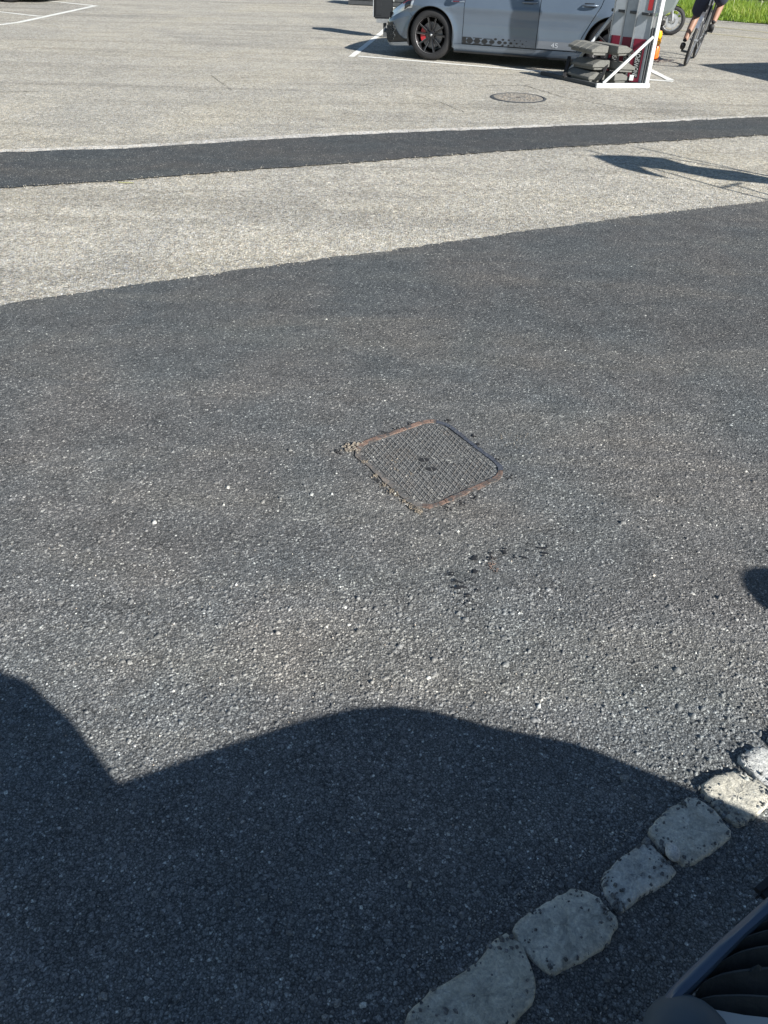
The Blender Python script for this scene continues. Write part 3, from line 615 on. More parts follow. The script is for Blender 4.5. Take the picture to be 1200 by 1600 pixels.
def build_wheel(parent, loc, caliper=True, sgn=-1, name='wheel'):
    wv = empty(name, loc); wv.parent = parent; W = .215; h = W/2
    b = MB(); b.lathe([(.235, -h+.01), (.26, -h), (.30, -h+.004), (.32, -h+.02), (WR, -h+.045), (WR, h-.045), (.32, h-.02), (.30, h-.004), (.26, h), (.235, h-.01)], 56, 'Y'); b.build('tyre', M_TYRE, wv, smooth=50)
    b = MB()
    b.lathe([(.238, sgn*(h-.004)), (.232, sgn*(h-.012)), (.222, sgn*(h-.03)), (.215, 0), (.2, -sgn*h*.8)], 48, 'Y')
    b.lathe([(.001, sgn*(h-.035)), (.03, sgn*(h-.035)), (.055, sgn*(h-.045)), (.06, sgn*(h-.07))], 24, 'Y')
    for k in range(10):
        a = 2*math.pi*(k//2)/5+(.19 if k % 2 else -.19)+.25; a2 = a+(.07 if k % 2 else -.07); d = Vector((math.cos(a2), 0, math.sin(a2))); i_ = Vector((math.cos(a), 0, math.sin(a)))
        b.bar(i_*.045+Vector((0, sgn*(h-.05), 0)), d*.228+Vector((0, sgn*(h-.02), 0)), .019, .024, up=(0, 1, 0))
    b.build('rim', M_RIM, wv, smooth=35)
    b = MB()
    for k in range(10):
        a = 2*math.pi*(k//2)/5+(.19 if k % 2 else -.19)+.25; a2 = a+(.07 if k % 2 else -.07); t_ = Vector((-math.sin(a2), 0, math.cos(a2)))*(.010 if k % 2 else -.010); d = Vector((math.cos(a2), 0, math.sin(a2)))
        b.bar(d*.09+t_+Vector((0, sgn*(h-.034), 0)), d*.226+t_+Vector((0, sgn*(h-.006), 0)), .004, .003, up=(0, 1, 0))
    b.lathe([(.231, sgn*(h-.010)), (.236, sgn*(h-.002))], 48, 'Y'); b.build('rim_edge', M_DISC, wv)
    b = MB(); b.lathe([(.02, sgn*.03), (.165, sgn*.03), (.165, sgn*.005), (.02, sgn*.005)], 40, 'Y'); b.build('brake_disc', M_DISC, wv, smooth=30)
    b = MB()
    prof = [(.17*math.cos(a), .17*math.sin(a)) for a in np.linspace(2.5, 3.75, 8)]+[(.10*math.cos(a), .10*math.sin(a)) for a in np.linspace(3.75, 2.5, 8)]
    n = len(prof); b.add([(x, sgn*.055, z) for x, z in prof]+[(x, sgn*.0, z) for x, z in prof], [tuple(range(n)), tuple(range(n, 2*n))]+[(i, (i+1) % n, n+(i+1) % n, n+i) for i in range(n)])
    b.build('brake_caliper', M_RED if caliper else M_DGREY, wv)
    b = MB(); b.ball((0, sgn*(h-.034), 0), (.018, .006, .018), 10, 6); b.build('hub_cap', M_ALU if caliper else M_RIM, wv)
    return wv
def build_car(name, loc, rz, paint, sport=True, **k):
    c = empty(name, loc, rz, **k); EPS = .004
    for sg in (-1, 1):
        panel('front_bumper', [(0, .30), (0, .60)], [(xs(a), z) for a, z in arch(0, -20, 38)], paint, c, nu=16, nv=44, sgn=sg, isx=False)
        panel('front_lip', [(0, .17), (0, .22)], [(xs(-.352), .17), (xs(-.372), .22)], mat_lip, c, nu=5, nv=40, sgn=sg, isx=False, proud=.018)
        panel('lower_bumper', [(0, .225), (0, .32)], [(xs(-.366), .222), (xs(-.372), .262)], M_PLAST, c, nu=6, nv=40, sgn=sg, isx=False, proud=.002)
        # black side intake and its hexagon mesh
        panel('side_intake', [(.44, .235), (.46, .50), (.50, .535)], [(xs(-.40), .235), (xs(-.52), .33), (xs(-.66), .53)], M_PLAST, c, nu=12, nv=12, sgn=sg, isx=False, proud=.008)
        hb = MB()
        for r_ in range(5):
            for q in range(5):
                s0 = .60+q*.062+(.031 if r_ % 2 else 0); z0 = .275+r_*.046
                if s0 > xs(-.52)-(z0-.25)*.5: continue
                ring = [body_pt(s0+.026*math.cos(a), z0+.021*math.sin(a), sg, .011) for a in np.linspace(0, 2*math.pi, 6, endpoint=False)]
                hb.tube(ring, .0065, 5, closed=True)
        hb.build('intake_mesh', M_DGREY, c, smooth=40)
        hb = MB(); hb.tube([body_pt(.40, .39, sg, .01), body_pt(.42, .385, sg, .05), body_pt(.55, .375, sg, .045), body_pt(.62, .37, sg, .012)], [.012, .02, .016, .006], 8); hb.build('bumper_fin', M_PLAST, c, smooth=60)
        # fender
        ft = arch(0, 37, 200, 30)
        panel('front_fender', ft+[(.385, .165), (.50-EPS, .17)], [(-.42, .64), (-.46, .74), (-.40, .805), (0, .86), (.50-EPS, .915)], paint, c, nu=60, nv=16, sgn=sg)
        panel('bumper_corner', [(.30, .592), (xs(-.296), .543)], [(.30, .603), (xs(-.42), .645)], paint, c, nu=14, nv=6, sgn=sg, isx=False, proud=.0015)
        panel('headlight', [(.56, .585), (.60, .71)], [(xs(-.31), .655), (xs(-.27), .775)], M_LAMP, c, nu=8, nv=16, sgn=sg, isx=False, proud=.004)
        panel('headlight_lens', [(xs(-.45), .642), (xs(-.45), .742)], [(xs(-.34), .672), (xs(-.32), .762)], M_GLASSD, c, nu=8, nv=12, sgn=sg, isx=False, proud=.007)
        panel('headlight_trim', [(.50, .700), (.50, .712)], [(xs(-.24), .772), (xs(-.24), .784)], M_PLAST, c, nu=3, nv=20, sgn=sg, isx=False, proud=.009)
        panel('red_trim', [(xs(-.50), .726), (xs(-.50), .742)], [(xs(-.25), .757), (xs(-.24), .772)], M_RED, c, nu=4, nv=12, sgn=sg, isx=False, proud=.009)
        # doors
        XD1, XD2 = .50, 1.60
        fd = panel('front_door', [(XD1+EPS, .255), (XD1+EPS, .925)], [(XD2-EPS, .255), (XD2-EPS, .95)], paint, c, nu=26, nv=20, sgn=sg)
        rd = panel('rear_door', [(XD2+EPS, .255), (XD2+EPS, .95)], [(2.185, .255), (2.225, .42), (2.33, .62), (2.43, .80), (2.47, .955)], paint, c, nu=26, nv=20, sgn=sg)
        panel('sill', [(.375, .15), (.375, .245)], [(WB-.375, .15), (WB-.375, .245)], paint, c, nu=5, nv=40, sgn=sg, proud=.012)
        panel('sill_trim', [(.375, .135), (.375, .158)], [(WB-.375, .135), (WB-.375, .158)], M_PLAST, c, nu=3, nv=40, sgn=sg, proud=.03)
        bp = [(2.195, .17), (2.205, .255), (2.235, .42)]
        panel('rear_fender', [(2.20, .17)]+arch(WB, -24, 203, 34), [(2.195, .255), (2.235, .42), (2.34, .62), (2.44, .80), (2.48, .955), (2.75, .95), (2.98, .9), (3.0, .5), (3.0, .3)], paint, c, nu=70, nv=14, sgn=sg)
        panel('rear_bumper', [(3.0+EPS, .18), (2.98+EPS, .9)], [(PL[-1, 0], .18), (PL[-1, 0], .9)], paint, c, nu=16, nv=14, sgn=sg)
        # arch liners
        for wx in (0, WB):
            lb = MB(); rows = []
            for a in np.linspace(-25, 205, 30):
                x_, z_ = wx-(ARC+.004)*math.cos(R(a)), WR+(ARC+.004)*math.sin(R(a)); rows.append([(x_, sg*.875, z_), (x_, sg*.58, z_)])
            lb.grid(rows); lb.add([(wx-.4, sg*.58, .14), (wx+.4, sg*.58, .14), (wx+.4, sg*.58, .75), (wx-.4, sg*.58, .75)], [(0, 1, 2, 3)]); lb.build('arch_liner', M_BLACK, c)
            lipb = MB(); pts = []
            for a in np.linspace(-18, 198, 40): pts.append(body_pt(xs(wx-(ARC-.003)*math.cos(R(a))), WR+(ARC-.003)*math.sin(R(a)), sg, -.004))
            lipb.tube(pts, .006, 5); lipb.build('arch_lip', M_PLAST, c)
        # handles
        for par, hx in ((fd, 1.36), (rd, 2.2)):
            hb = MB(); hz = .80; pts = [body_pt(xs(hx+q), hz+.004*math.sin(q*9), sg, pr) for q, pr in ((-.02, .002), (.0, .034), (.05, .042), (.12, .042), (.175, .034), (.19, .004))]
            hb.tube(pts, [.008, .013, .014, .014, .013, .008], 8); hb.build('handle', paint, par, smooth=60)
            hb = MB(); rows = [[body_pt(xs(hx+.005+.13*u), hz-.022+.05*v_+0, sg, .0015) for v_ in (0, 1)] for u in np.linspace(0, 1, 5)]; hb.grid(rows); hb.build('handle_recess', M_PLAST, par)
        # mirror
        mb = MB(); mb.ball((.72, sg*1.0, 1.02), (.07, .11, .075), 14, 10); mb.box((.74, sg*.87, .97), (.07, .14, .03)); mb.build('wing_mirror', paint, c, smooth=50)
        # side glass and pillars
        g0 = [(.62, .955), (1.0, .965), (2.2, .97), (2.65, .975)]; g1 = [(1.15, 1.37), (1.4, 1.41), (2.3, 1.41), (2.72, 1.35)]
        A = resample(g0, 16); B_ = resample(g1, 16); rows = []
        for a, b2 in zip(A, B_): rows.append([(lerp(a[0], b2[0], t), sg*(lerp(.83, .62, t)+.02*math.sin(t*math.pi)), lerp(a[1], b2[1], t)) for t in np.linspace(0, 1, 5)])
        gb = MB(); gb.grid(rows); gb.build('side_window', M_GLASSD, c, smooth=60)
        gb = MB(); gb.tube([(.50, sg*.80, .93), (.9, sg*.72, 1.22), (1.2, sg*.64, 1.41), (1.6, sg*.615, 1.45), (2.3, sg*.61, 1.44), (2.75, sg*.63, 1.36), (2.9, sg*.72, 1.1), (2.97, sg*.78, .93)], [.03, .03, .035, .04, .04, .045, .06, .08], 8); gb.build('roof_rail', paint, c, smooth=60)
        gb = MB(); gb.bar((1.62, sg*.835, .955), (1.75, sg*.62, 1.41), .05, .02); gb.build('pillar', M_PLAST, c)
    # bonnet, screen, roof, tailgate
    def span(name, st, m):
        b = MB(); rows = []
        for x, w_, z, cr in st: rows.append([(x, w_*t, z+cr*(1-t*t)) for t in np.linspace(-1, 1, 15)])
        b.grid(rows); return b.build(name, m, c, smooth=50)
    hl = []
    for x in np.linspace(-.78, .50, 12):
        z = interp(x, [-.8, -.5, -.4, 0, .5], [.67, .765, .805, .86, .915]); p_ = body_pt(xs(x), z, -1); hl.append((p_[0], abs(p_[1])-.004, p_[2], .07*min(1, (x+.85)/.5)))
    span('bonnet', hl, paint)
    span('windscreen', [(.50, .80, .925, .05), (.85, .73, 1.18, .045), (1.2, .64, 1.41, .03)], M_GLASSD)
    span('roof', [(1.19, .64, 1.415, .035), (1.6, .62, 1.455, .035), (2.2, .61, 1.45, .035), (2.79, .62, 1.37, .03)], paint)
    span('rear_window', [(2.80, .62, 1.36, .03), (2.92, .68, 1.15, .02), (3.0, .74, .95, .0)], M_GLASSD)
    span('tailgate', [(3.0, .74, .95, .0), (3.08, .70, .88, .0), (3.1, .66, .6, 0)], paint)
    b = MB(); b.box((-.46, 0, .38), (.56, 1.3, .38)); b.box((1.33, 0, .42), (1.88, 1.66, .54)); b.box((1.33, 0, .8), (1.7, 1.5, .26)); b.box((2.9, 0, .5), (.3, 1.2, .6)); b.box((1.18, 0, .38), (3.4, 1.1, .3)); b.build('underbody', M_BLACK, c)
    for wx in (0, WB):
        for sg in (-1, 1): build_wheel(c, (wx, sg*.775, WR), sport, sg)
    if sport:
        # dark hexagon decal along the door bottoms and side number
        for sg in (-1,):
            hb = MB()
            for i in range(9):
                s0 = .62+i*.112 if i < 5 else .62+4*.112+(i-4)*.085; rr = [.056, .054, .05, .044, .038, .03, .024, .018, .015][i]
                for zz, k_ in ((.30, 1), (.337, .55 if i > 2 else .0), (.268, .5 if i > 3 else .0)):
                    if k_ == 0: continue
                    off = 0 if k_ == 1 else .05
                    if s0+off > 1.58: continue
                    ring = [body_pt(xs(s0+off)+rr*k_*math.cos(a), zz+rr*.62*k_*math.sin(a), sg, .0025) for a in np.linspace(0, 2*math.pi, 6, endpoint=False)]; hb.add(ring, [tuple(range(6))])
            for i in range(3):
                x0 = .51+i*.16; z1 = .333-i*.002; hb.grid([[body_pt(xs(x0+q), z1+e, sg, .002) for e in (0, .009)] for q in (0, .07, .13)]); hb.grid([[body_pt(xs(x0+q), .259+e, sg, .002) for e in (0, .008)] for q in (0, .07, .13)])
            hb.grid([[body_pt(xs(.508+q), z_, sg, .0018) for z_ in (.262, .30, .338)] for q in (0, .03, .055)])
            tag(hb.build('hexagon_decal', M_PLAST, c), kind='stuff')
            hb = MB(); hb.grid([[body_pt(xs(x_), z_, sg, .0012) for z_ in (.262, .31, .355)] for x_ in np.linspace(1.62, 2.185, 14)]); hb.build('decal_band', mat('grey_decal', (.15, .17, .20), .35, coat=.6), c)
            tm = text_mesh('45', .085); tm.materials.append(mat('silver_decal', (.45, .48, .52), .4)); to = link('number_decal', tm, c)
            p0 = Vector(body_pt(xs(1.87), .306, sg, .004)); px_ = Vector(body_pt(xs(1.94), .306, sg, .004)); pz = Vector(body_pt(xs(1.87), .33, sg, .004)); place(to, p0, px_-p0, pz-p0, 1.25)
            # fender badge
            hb = MB(); hb.grid([[body_pt(xs(x_), z_+.02*(x_-.38), sg, .006) for z_ in (.755, .775)] for x_ in np.linspace(.30, .5, 5)]); hb.build('badge', M_ALU, c)
            hb = MB(); hb.grid([[body_pt(xs(x_), z_+.02*(x_-.38), sg, .008) for z_ in (.759, .771)] for x_ in np.linspace(.32, .42, 4)]); hb.build('badge_red', M_RED, c)
        b = MB(); b.box((-.895, 0, .36), (.02, .52, .11)); b.build('number_plate', M_WHT, c)
    return c
mat_lip = mat('satin_lip', (.34, .37, .41), .3, coat=.7)
Pf, Pr = G(671, 94.5), G(943, 116.5); ax = (Pr-Pf).normalized(); rz = math.atan2(ax.y, ax.x); org = Pf+Vector((-ax.y, ax.x, 0))*.86
build_car('parked_car', org, rz, M_PAINT, label='grey-blue hatchback with black alloy wheels, red calipers and hexagon side decal', cat='car')
# front of a second, dark car just reaching into the far left corner
p2 = G(14, 4); build_car('parked_car', (p2.x+.18, p2.y+.86, 0), R(168), M_PAINTD, sport=False, label='dark car at the far left edge, only its tyre and shadow in view', cat='car')

# ------------------------------------------------------------------ board stand with ballast
FL, FR = G(934, 137), G(1010, 137); av = (FR-FL).normalized(); bv = (G(846, 117)-FL).normalized(); WD, DP = (FR-FL).length, (G(846, 117)-FL).length
st = empty('board_stand', FL, label='upright stand of long grey boards with maroon ends and diagonal struts beside the car', cat='stand')
def S(a, b_, z=0): v = av*a+bv*b_; return Vector((v.x, v.y, z))
b = MB(); b.bar(S(-.03, 0, .025), S(WD+.03, 0, .025), .05, .05); b.build('base_rail', M_WHT, st, bevel=.004)
b = MB(); b.bar(S(.0, .028, .022), S(0, DP, .022), .05, .044); b.build('base_rail', M_DGREY, st, bevel=.004)
b = MB(); b.bar(S(WD, .028, .022), S(WD, DP, .022), .05, .044); b.build('base_rail', M_GALV, st, bevel=.004)
b = MB(); b.bar(S(-.0, DP, .022), S(WD, DP, .022), .05, .044); b.build('base_rail', M_GALV, st, bevel=.004)
HB = 1.95
BW = .185
TW = R(32); wdir = bv*math.cos(TW)-av*math.sin(TW); wnor = Vector((wdir.y, -wdir.x, 0)) if Vector((wdir.y, -wdir.x, 0)).dot(av) < 0 else Vector((-wdir.y, wdir.x, 0))
for i in range(3):
    o0 = S(WD-.035, .06+i*(BW+.02)); wd = BW+.012
    def B3(u, z, out_=0): v = o0+wdir*wd*u+wnor*out_; return (v.x, v.y, z)
    mb = MB(); mb.bar(B3(.5, .05), B3(.5, HB), wd, .014, up=wnor); o = mb.build('board', M_BOARD, st, bevel=.003)
    mb = MB(); mb.bar(B3(.52, .05, .010), B3(.52, .53, .010), wd*.80, .005, up=wnor); mb.build('maroon_panel', M_MAROON, o)
    for e, mt, t_ in ((.035, M_WHT, .024), (.97, M_GALV, .014)):
        mb = MB(); mb.bar(B3(e, .05, .006), B3(e, HB, .006), .014, t_, up=wnor); mb.build('flange', mt, o)
    mb = MB(); mb.bar(B3(.45, .10, .014), B3(.45, .41, .014), wd*.42, .003, up=wnor); mb.build('label_plate', M_BLACK, o)
    tm = text_mesh('SNOWSPOT', .085); tm.materials.append(M_WHT); to = link('label_text', tm, o); place(to, B3(.45, .255, .0165), (0, 0, 1), -wdir if Vector((0, 0, 1)).cross(wdir).dot(wnor) < 0 else wdir, .62)
    if i == 0:
        mb = MB(); mb.bar(B3(.3, .84, .010), B3(.3, .98, .010), .06, .004, up=wnor); mb.build('red_sticker', M_RED, o)
        mb = MB(); mb.bar(B3(.3, .985, .010), B3(.3, 1.04, .010), .06, .004, up=wnor); mb.build('white_sticker', M_WHT, o)
b = MB(); b.bar(S(WD+.0, .02, .03), S(WD+.0, .02, HB), .05, .05, up=av); b.build('post', M_WHT, st, bevel=.004)
b = MB(); b.bar(S(WD-.03, .05, .03), S(WD-.03, .05, .66), .045, .025, up=av); b.build('post_guard', M_DGREY, st)
b = MB(); b.bar(S(WD-.03, .06+3*(BW+.02)+.02, .03), S(WD-.03, .06+3*(BW+.02)+.02, .80), .05, .05, up=av); b.build('post', M_GALV, st, bevel=.004)
b = MB(); b.bar(S(WD-.09, .0, .80), S(WD-.09, .72, .80), .05, .03); 
for q in (.05, .25, .46, .68): b.ball(S(WD-.12, q, .80), .018, 8, 6)
b.build('cross_bracket', M_DGREY, st)
b = MB(); b.bar(S(.06, .0, .05), S(WD-.05, -.005, .57), .026, .034); b.build('strut', M_WHT, st, bevel=.004)
b = MB(); b.bar(S(.04, .70, .05), S(WD-.03, .70, .82), .034, .034); b.build('strut', M_GALV, st, bevel=.004)
b = MB(); b.bar(S(.10, .12, .05), S(.33, .30, .30), .03, .02); b.build('strap', M_BLACK, st)
b = MB(); b.bar(S(-.03, .62, .04), S(.1, .75, .26), .04, .04); b.bar(S(-.03, .62, .04), S(.2, .62, .06), .04, .03); b.build('strap', M_BLACK, st)
b = MB(); b.box(S(WD-.14, .12, .10), (.05, .04, .06)); b.build('tag_plate', M_WHT, st)
for tier in range(3):
    z0 = .052+tier*.152; hh = .080; sh = (-.01, .012, -.03)[tier]
    for side in (0, 1):
        if side == 0: a0, a1, t0, t1, b0, b1 = .05+sh, .27+sh, .14+sh, .27+sh, .24, .70
        else: a0, a1, t0, t1, b0, b1 = .31+sh*.5, .53+sh*.5, .31+sh*.5, .42+sh*.5, .12, .60
        mb = MB(); seg = 4 if tier == 2 and side == 0 else 1; L = (b1-b0)/seg
        for q in range(seg):
            u0, u1 = b0+q*L+(.012 if seg > 1 else 0), b0+(q+1)*L
            vs = [S(a0, u0, z0), S(a1, u0, z0), S(a1, u1, z0), S(a0, u1, z0), S(a0, u0, z0+.03), S(a1 if side == 0 else a1, u0, z0+(hh if side == 0 else .03)), S(a1, u1, z0+(hh if side == 0 else .03)), S(a0, u1, z0+.03)]
            if side == 0: # bevel on the left
                prof = [(a0, 0), (a1, 0), (a1, hh), (t0, hh), (a0, .028)]
            else: prof = [(a0, 0), (a1, 0), (a1, .028), (t1, hh), (a0, hh)]
            n = len(prof); mb.add([S(a_, u0, z0+z_) for a_, z_ in prof]+[S(a_, u1, z0+z_) for a_, z_ in prof], [tuple(range(n)), tuple(range(n, 2*n))[::-1]]+[(i, (i+1) % n, n+(i+1) % n, n+i) for i in range(n)])
        mb.prism([(S(a0+.03, b0+.02).x, S(a0+.03, b0+.02).y), (S(a1-.02, b0+.02).x, S(a1-.02, b0+.02).y), (S(a1-.02, b1-.02).x, S(a1-.02, b1-.02).y), (S(a0+.03, b1-.02).x, S(a0+.03, b1-.02).y)], z0-.03, z0-.001)
        w_ = ('left', 'right')[side]; t_ = ('bottom', 'middle', 'top')[tier]
        o = mb.build('ballast_block', M_RUBGREY, bevel=.004); o.location = FL; o.rotation_euler = (R((1.5, -1.2, 2.0)[tier]), R((-1.0, 1.6, -2.2)[tier]*(1 if side else -.8)), R((2, -3, 1.5)[tier]))
        tag(o, f'grey rubber ballast block, {t_} of the {w_} stack on the board stand'+(' with four ribs' if seg > 1 else ''), 'ballast', 'ballast blocks stacked on the board stand')

# orange warning lamp / canister behind the stand
c = G(1021, 93); root = empty('warning_beacon', (c.x, c.y, 0), label='orange beacon with amber top standing behind the white post of the stand', cat='beacon')
b = MB(); b.lathe([(.0, .0), (.062, .0), (.066, .02), (.064, .17), (.05, .195), (.0, .196)], 20); b.build('base', M_ORANGE, root, smooth=35)
b = MB(); b.lathe([(.0, .20), (.05, .20), (.062, .22), (.062, .33), (.045, .39), (.0, .40)], 20); b.build('lens', M_AMBER, root, smooth=35)

# ------------------------------------------------------------------ black bin and slatted planter beyond the car nose
c = G(601, 58); root = empty('post_bin', (c.x, c.y, 0), label='black ribbed bin on a post just ahead of the grey car', cat='bin')
b = MB(); b.box((0, 0, .2), (.06, .06, .4)); b.build('post', M_DGREY, root)
b = MB(); b.box((-.03, 0, .62), (.34, .3, .66)); body = b.build('body', M_PLAST, root, bevel=.02, smooth=30)
b = MB()
for q in range(6): b.box((.15, -.154, .36+q*.1), (.02, .012, .012))
b.build('rivet', M_WHT, body)
b = MB(); b.box((-.11, -.155, .62), (.10, .012, .56)); b.build('ribbed_door', M_PLAST, body, bevel=.004)
b = MB(); b.box((-.205, -.05, .62), (.012, .2, .6)); b.build('edge_strip', M_GALV, body)
b = MB(); b.box((-.03, -.05, .26), (.24, .2, .06)); b.build('bracket', M_ALU, body)
c = G(544, 7.5); d_ = (G(610, 11)-c).normalized(); root = empty('planter_box', (c.x, c.y, 0), math.atan2(d_.y, d_.x), label='dark slatted planter box at the top edge behind the bin', cat='planter')
b = MB(); b.box((1.0, .35, .25), (1.94, .64, .5)); b.build('box', M_DGREY, root)
for q in range(5):
    b = MB(); b.box((1.0, .02, .055+q*.1), (2.0, .03, .085)); b.build('slat', M_DGREY, root, bevel=.004)
b = MB(); b.box((1.0, .35, .51), (1.9, .6, .03)); b.build('soil', mat('soil', (.06, .045, .03), .95, noise=.4, nscale=30), root)

# ------------------------------------------------------------------ scooter
c = G(1045, 55); sc = empty('parked_scooter', (c.x, c.y, 0), R(168), label='grey scooter with silver forks parked by the grass', cat='scooter')
rw = .245
def sc_wheel(x, name):
    wv = empty(name, (x, 0, rw)); wv.parent = sc
    b = MB(); b.lathe([(.175, -.045), (.19, -.055), (.225, -.05), (rw, -.02), (rw, .02), (.225, .05), (.19, .055), (.175, .045)], 40, 'Y'); b.build('tyre', M_TYRE, wv, smooth=50)
    b = MB(); b.lathe([(.178, -.044), (.165, -.03), (.165, .03), (.178, .044)], 36, 'Y'); b.lathe([(.0, -.05), (.035, -.05), (.04, .05), (0, .05)], 16, 'Y')
    for k in range(6):
        a = k*math.pi/3; b.bar((.03*math.cos(a), 0, .03*math.sin(a)), (.17*math.cos(a+.25), 0, .17*math.sin(a+.25)), .03, .022, up=(0, 1, 0))
    b.build('rim', M_ALU, wv, smooth=35)
    b = MB(); b.lathe([(.06, -.062), (.115, -.062), (.115, -.056), (.06, -.056)], 30, 'Y', closed=True); b.lathe([(.06, .062), (.115, .062), (.115, .056), (.06, .056)], 30, 'Y', closed=True); b.build('brake_disc', M_GALV, wv)
    return wv
sc_wheel(0, 'wheel'); sc_wheel(1.27, 'wheel')
b = MB()
for s in (-1, 1): b.tube([(0, s*.085, rw), (.04, s*.085, .45), (.1, s*.08, .62)], .02, 8)
b.build('fork', M_ALU, sc, smooth=60)
b = MB(); rows = [[((rw+.035)*math.cos(a), y, rw+(rw+.035)*math.sin(a)) for y in (-.065, -.04, .04, .065)] for a in np.linspace(R(35), R(125), 10)]; b.grid(rows); b.build('mudguard', M_PLAST, sc, smooth=60)
b = MB()
for s in (-1, 1): b.tube([(.05, s*.075, .52), (.1, s*.09, .62)], .012)
prof = [(-.05, .62), (.02, .42), (.16, .34), (.30, .28), (.34, .34), (.26, .60), (.27, .95), (.14, 1.0), (.02, .85)]
def slab(prof, hw, m, name, tp=.75):
    b = MB(); n = len(prof); c0 = np.mean(prof, 0)
    L = [[(x, y_, z) for x, z in [(c0[0]+(p[0]-c0[0])*k, c0[1]+(p[1]-c0[1])*k) for p in prof]] for y_, k in ((-hw, tp), (-hw*.75, 1), (hw*.75, 1), (hw, tp))]
    for r0, r1 in zip(L, L[1:]): b.grid([r0+[r0[0]], r1+[r1[0]]])
    b.add(L[0], [tuple(range(n))]); b.add(L[-1], [tuple(range(n))]); return b.build(name, m, sc, smooth=40, bevel=0)
slab(prof, .19, M_SCOOT, 'front_shield'); slab([(.28, .26), (.30, .32), (.78, .34), (.80, .24)], .17, M_PLAST, 'footboard', .95)
slab([(.74, .26), (.72, .45), (.80, .72), (1.5, .78), (1.62, .70), (1.45, .52), (1.1, .36)], .17, M_SCOOT, 'rear_body'); slab([(.78, .73), (.85, .80), (1.5, .84), (1.55, .78)], .14, M_PLAST, 'seat', .9)
b = MB(); b.tube([(.15, -.33, 1.05), (.13, -.1, 1.03), (.13, .1, 1.03), (.15, .33, 1.05)], .016); b.build('handlebar', M_PLAST, sc, smooth=60)
b = MB(); b.tube([(.9, -.12, .28), (.8, -.19, .05)], .01); b.tube([(.9, .12, .28), (.8, .19, .05)], .01); b.build('kickstand', M_GALV, sc)
b = MB(); b.box((.3, 0, .20), (.35, .16, .08)); b.box((.9, 0, .3), (.5, .2, .2)); b.build('engine', M_BLACK, sc, bevel=.01)

# ------------------------------------------------------------------ people and bicycle
def skin_body(name, joints, edges, m, parent, root_i=0, sub=2, extra=None):
    "joints: list of ((x,y,z), r)"
    me = bpy.data.meshes.new(name); me.from_pydata([j[0] for j in joints], edges, []); o = link(name, me)
    md = o.modifiers.new('s', 'SKIN'); md.use_smooth_shade = True
    for i, (p_, r_) in enumerate(joints):
        v = me.skin_vertices[0].data[i]; rr = r_ if hasattr(r_, '__len__') else (r_, r_); v.radius = rr; v.use_root = (i == root_i)
    ms = o.modifiers.new('u', 'SUBSURF'); ms.levels = sub; ms.render_levels = sub
    dg = bpy.context.evaluated_depsgraph_get(); dg.update(); m2 = bpy.data.meshes.new_from_object(o.evaluated_get(dg)); bpy.data.objects.remove(o)
    m2.materials.clear(); m2.materials.append(m); m2.polygons.foreach_set('use_smooth', [True]*len(m2.polygons)); o = link(name, m2, parent); return o
def chain(J, E, pts, start=None):
    last = start
    for p_, r_ in pts:
        J.append((p_, r_)); i = len(J)-1
        if last is not None: E.append((last, i))
        last = i
    return last
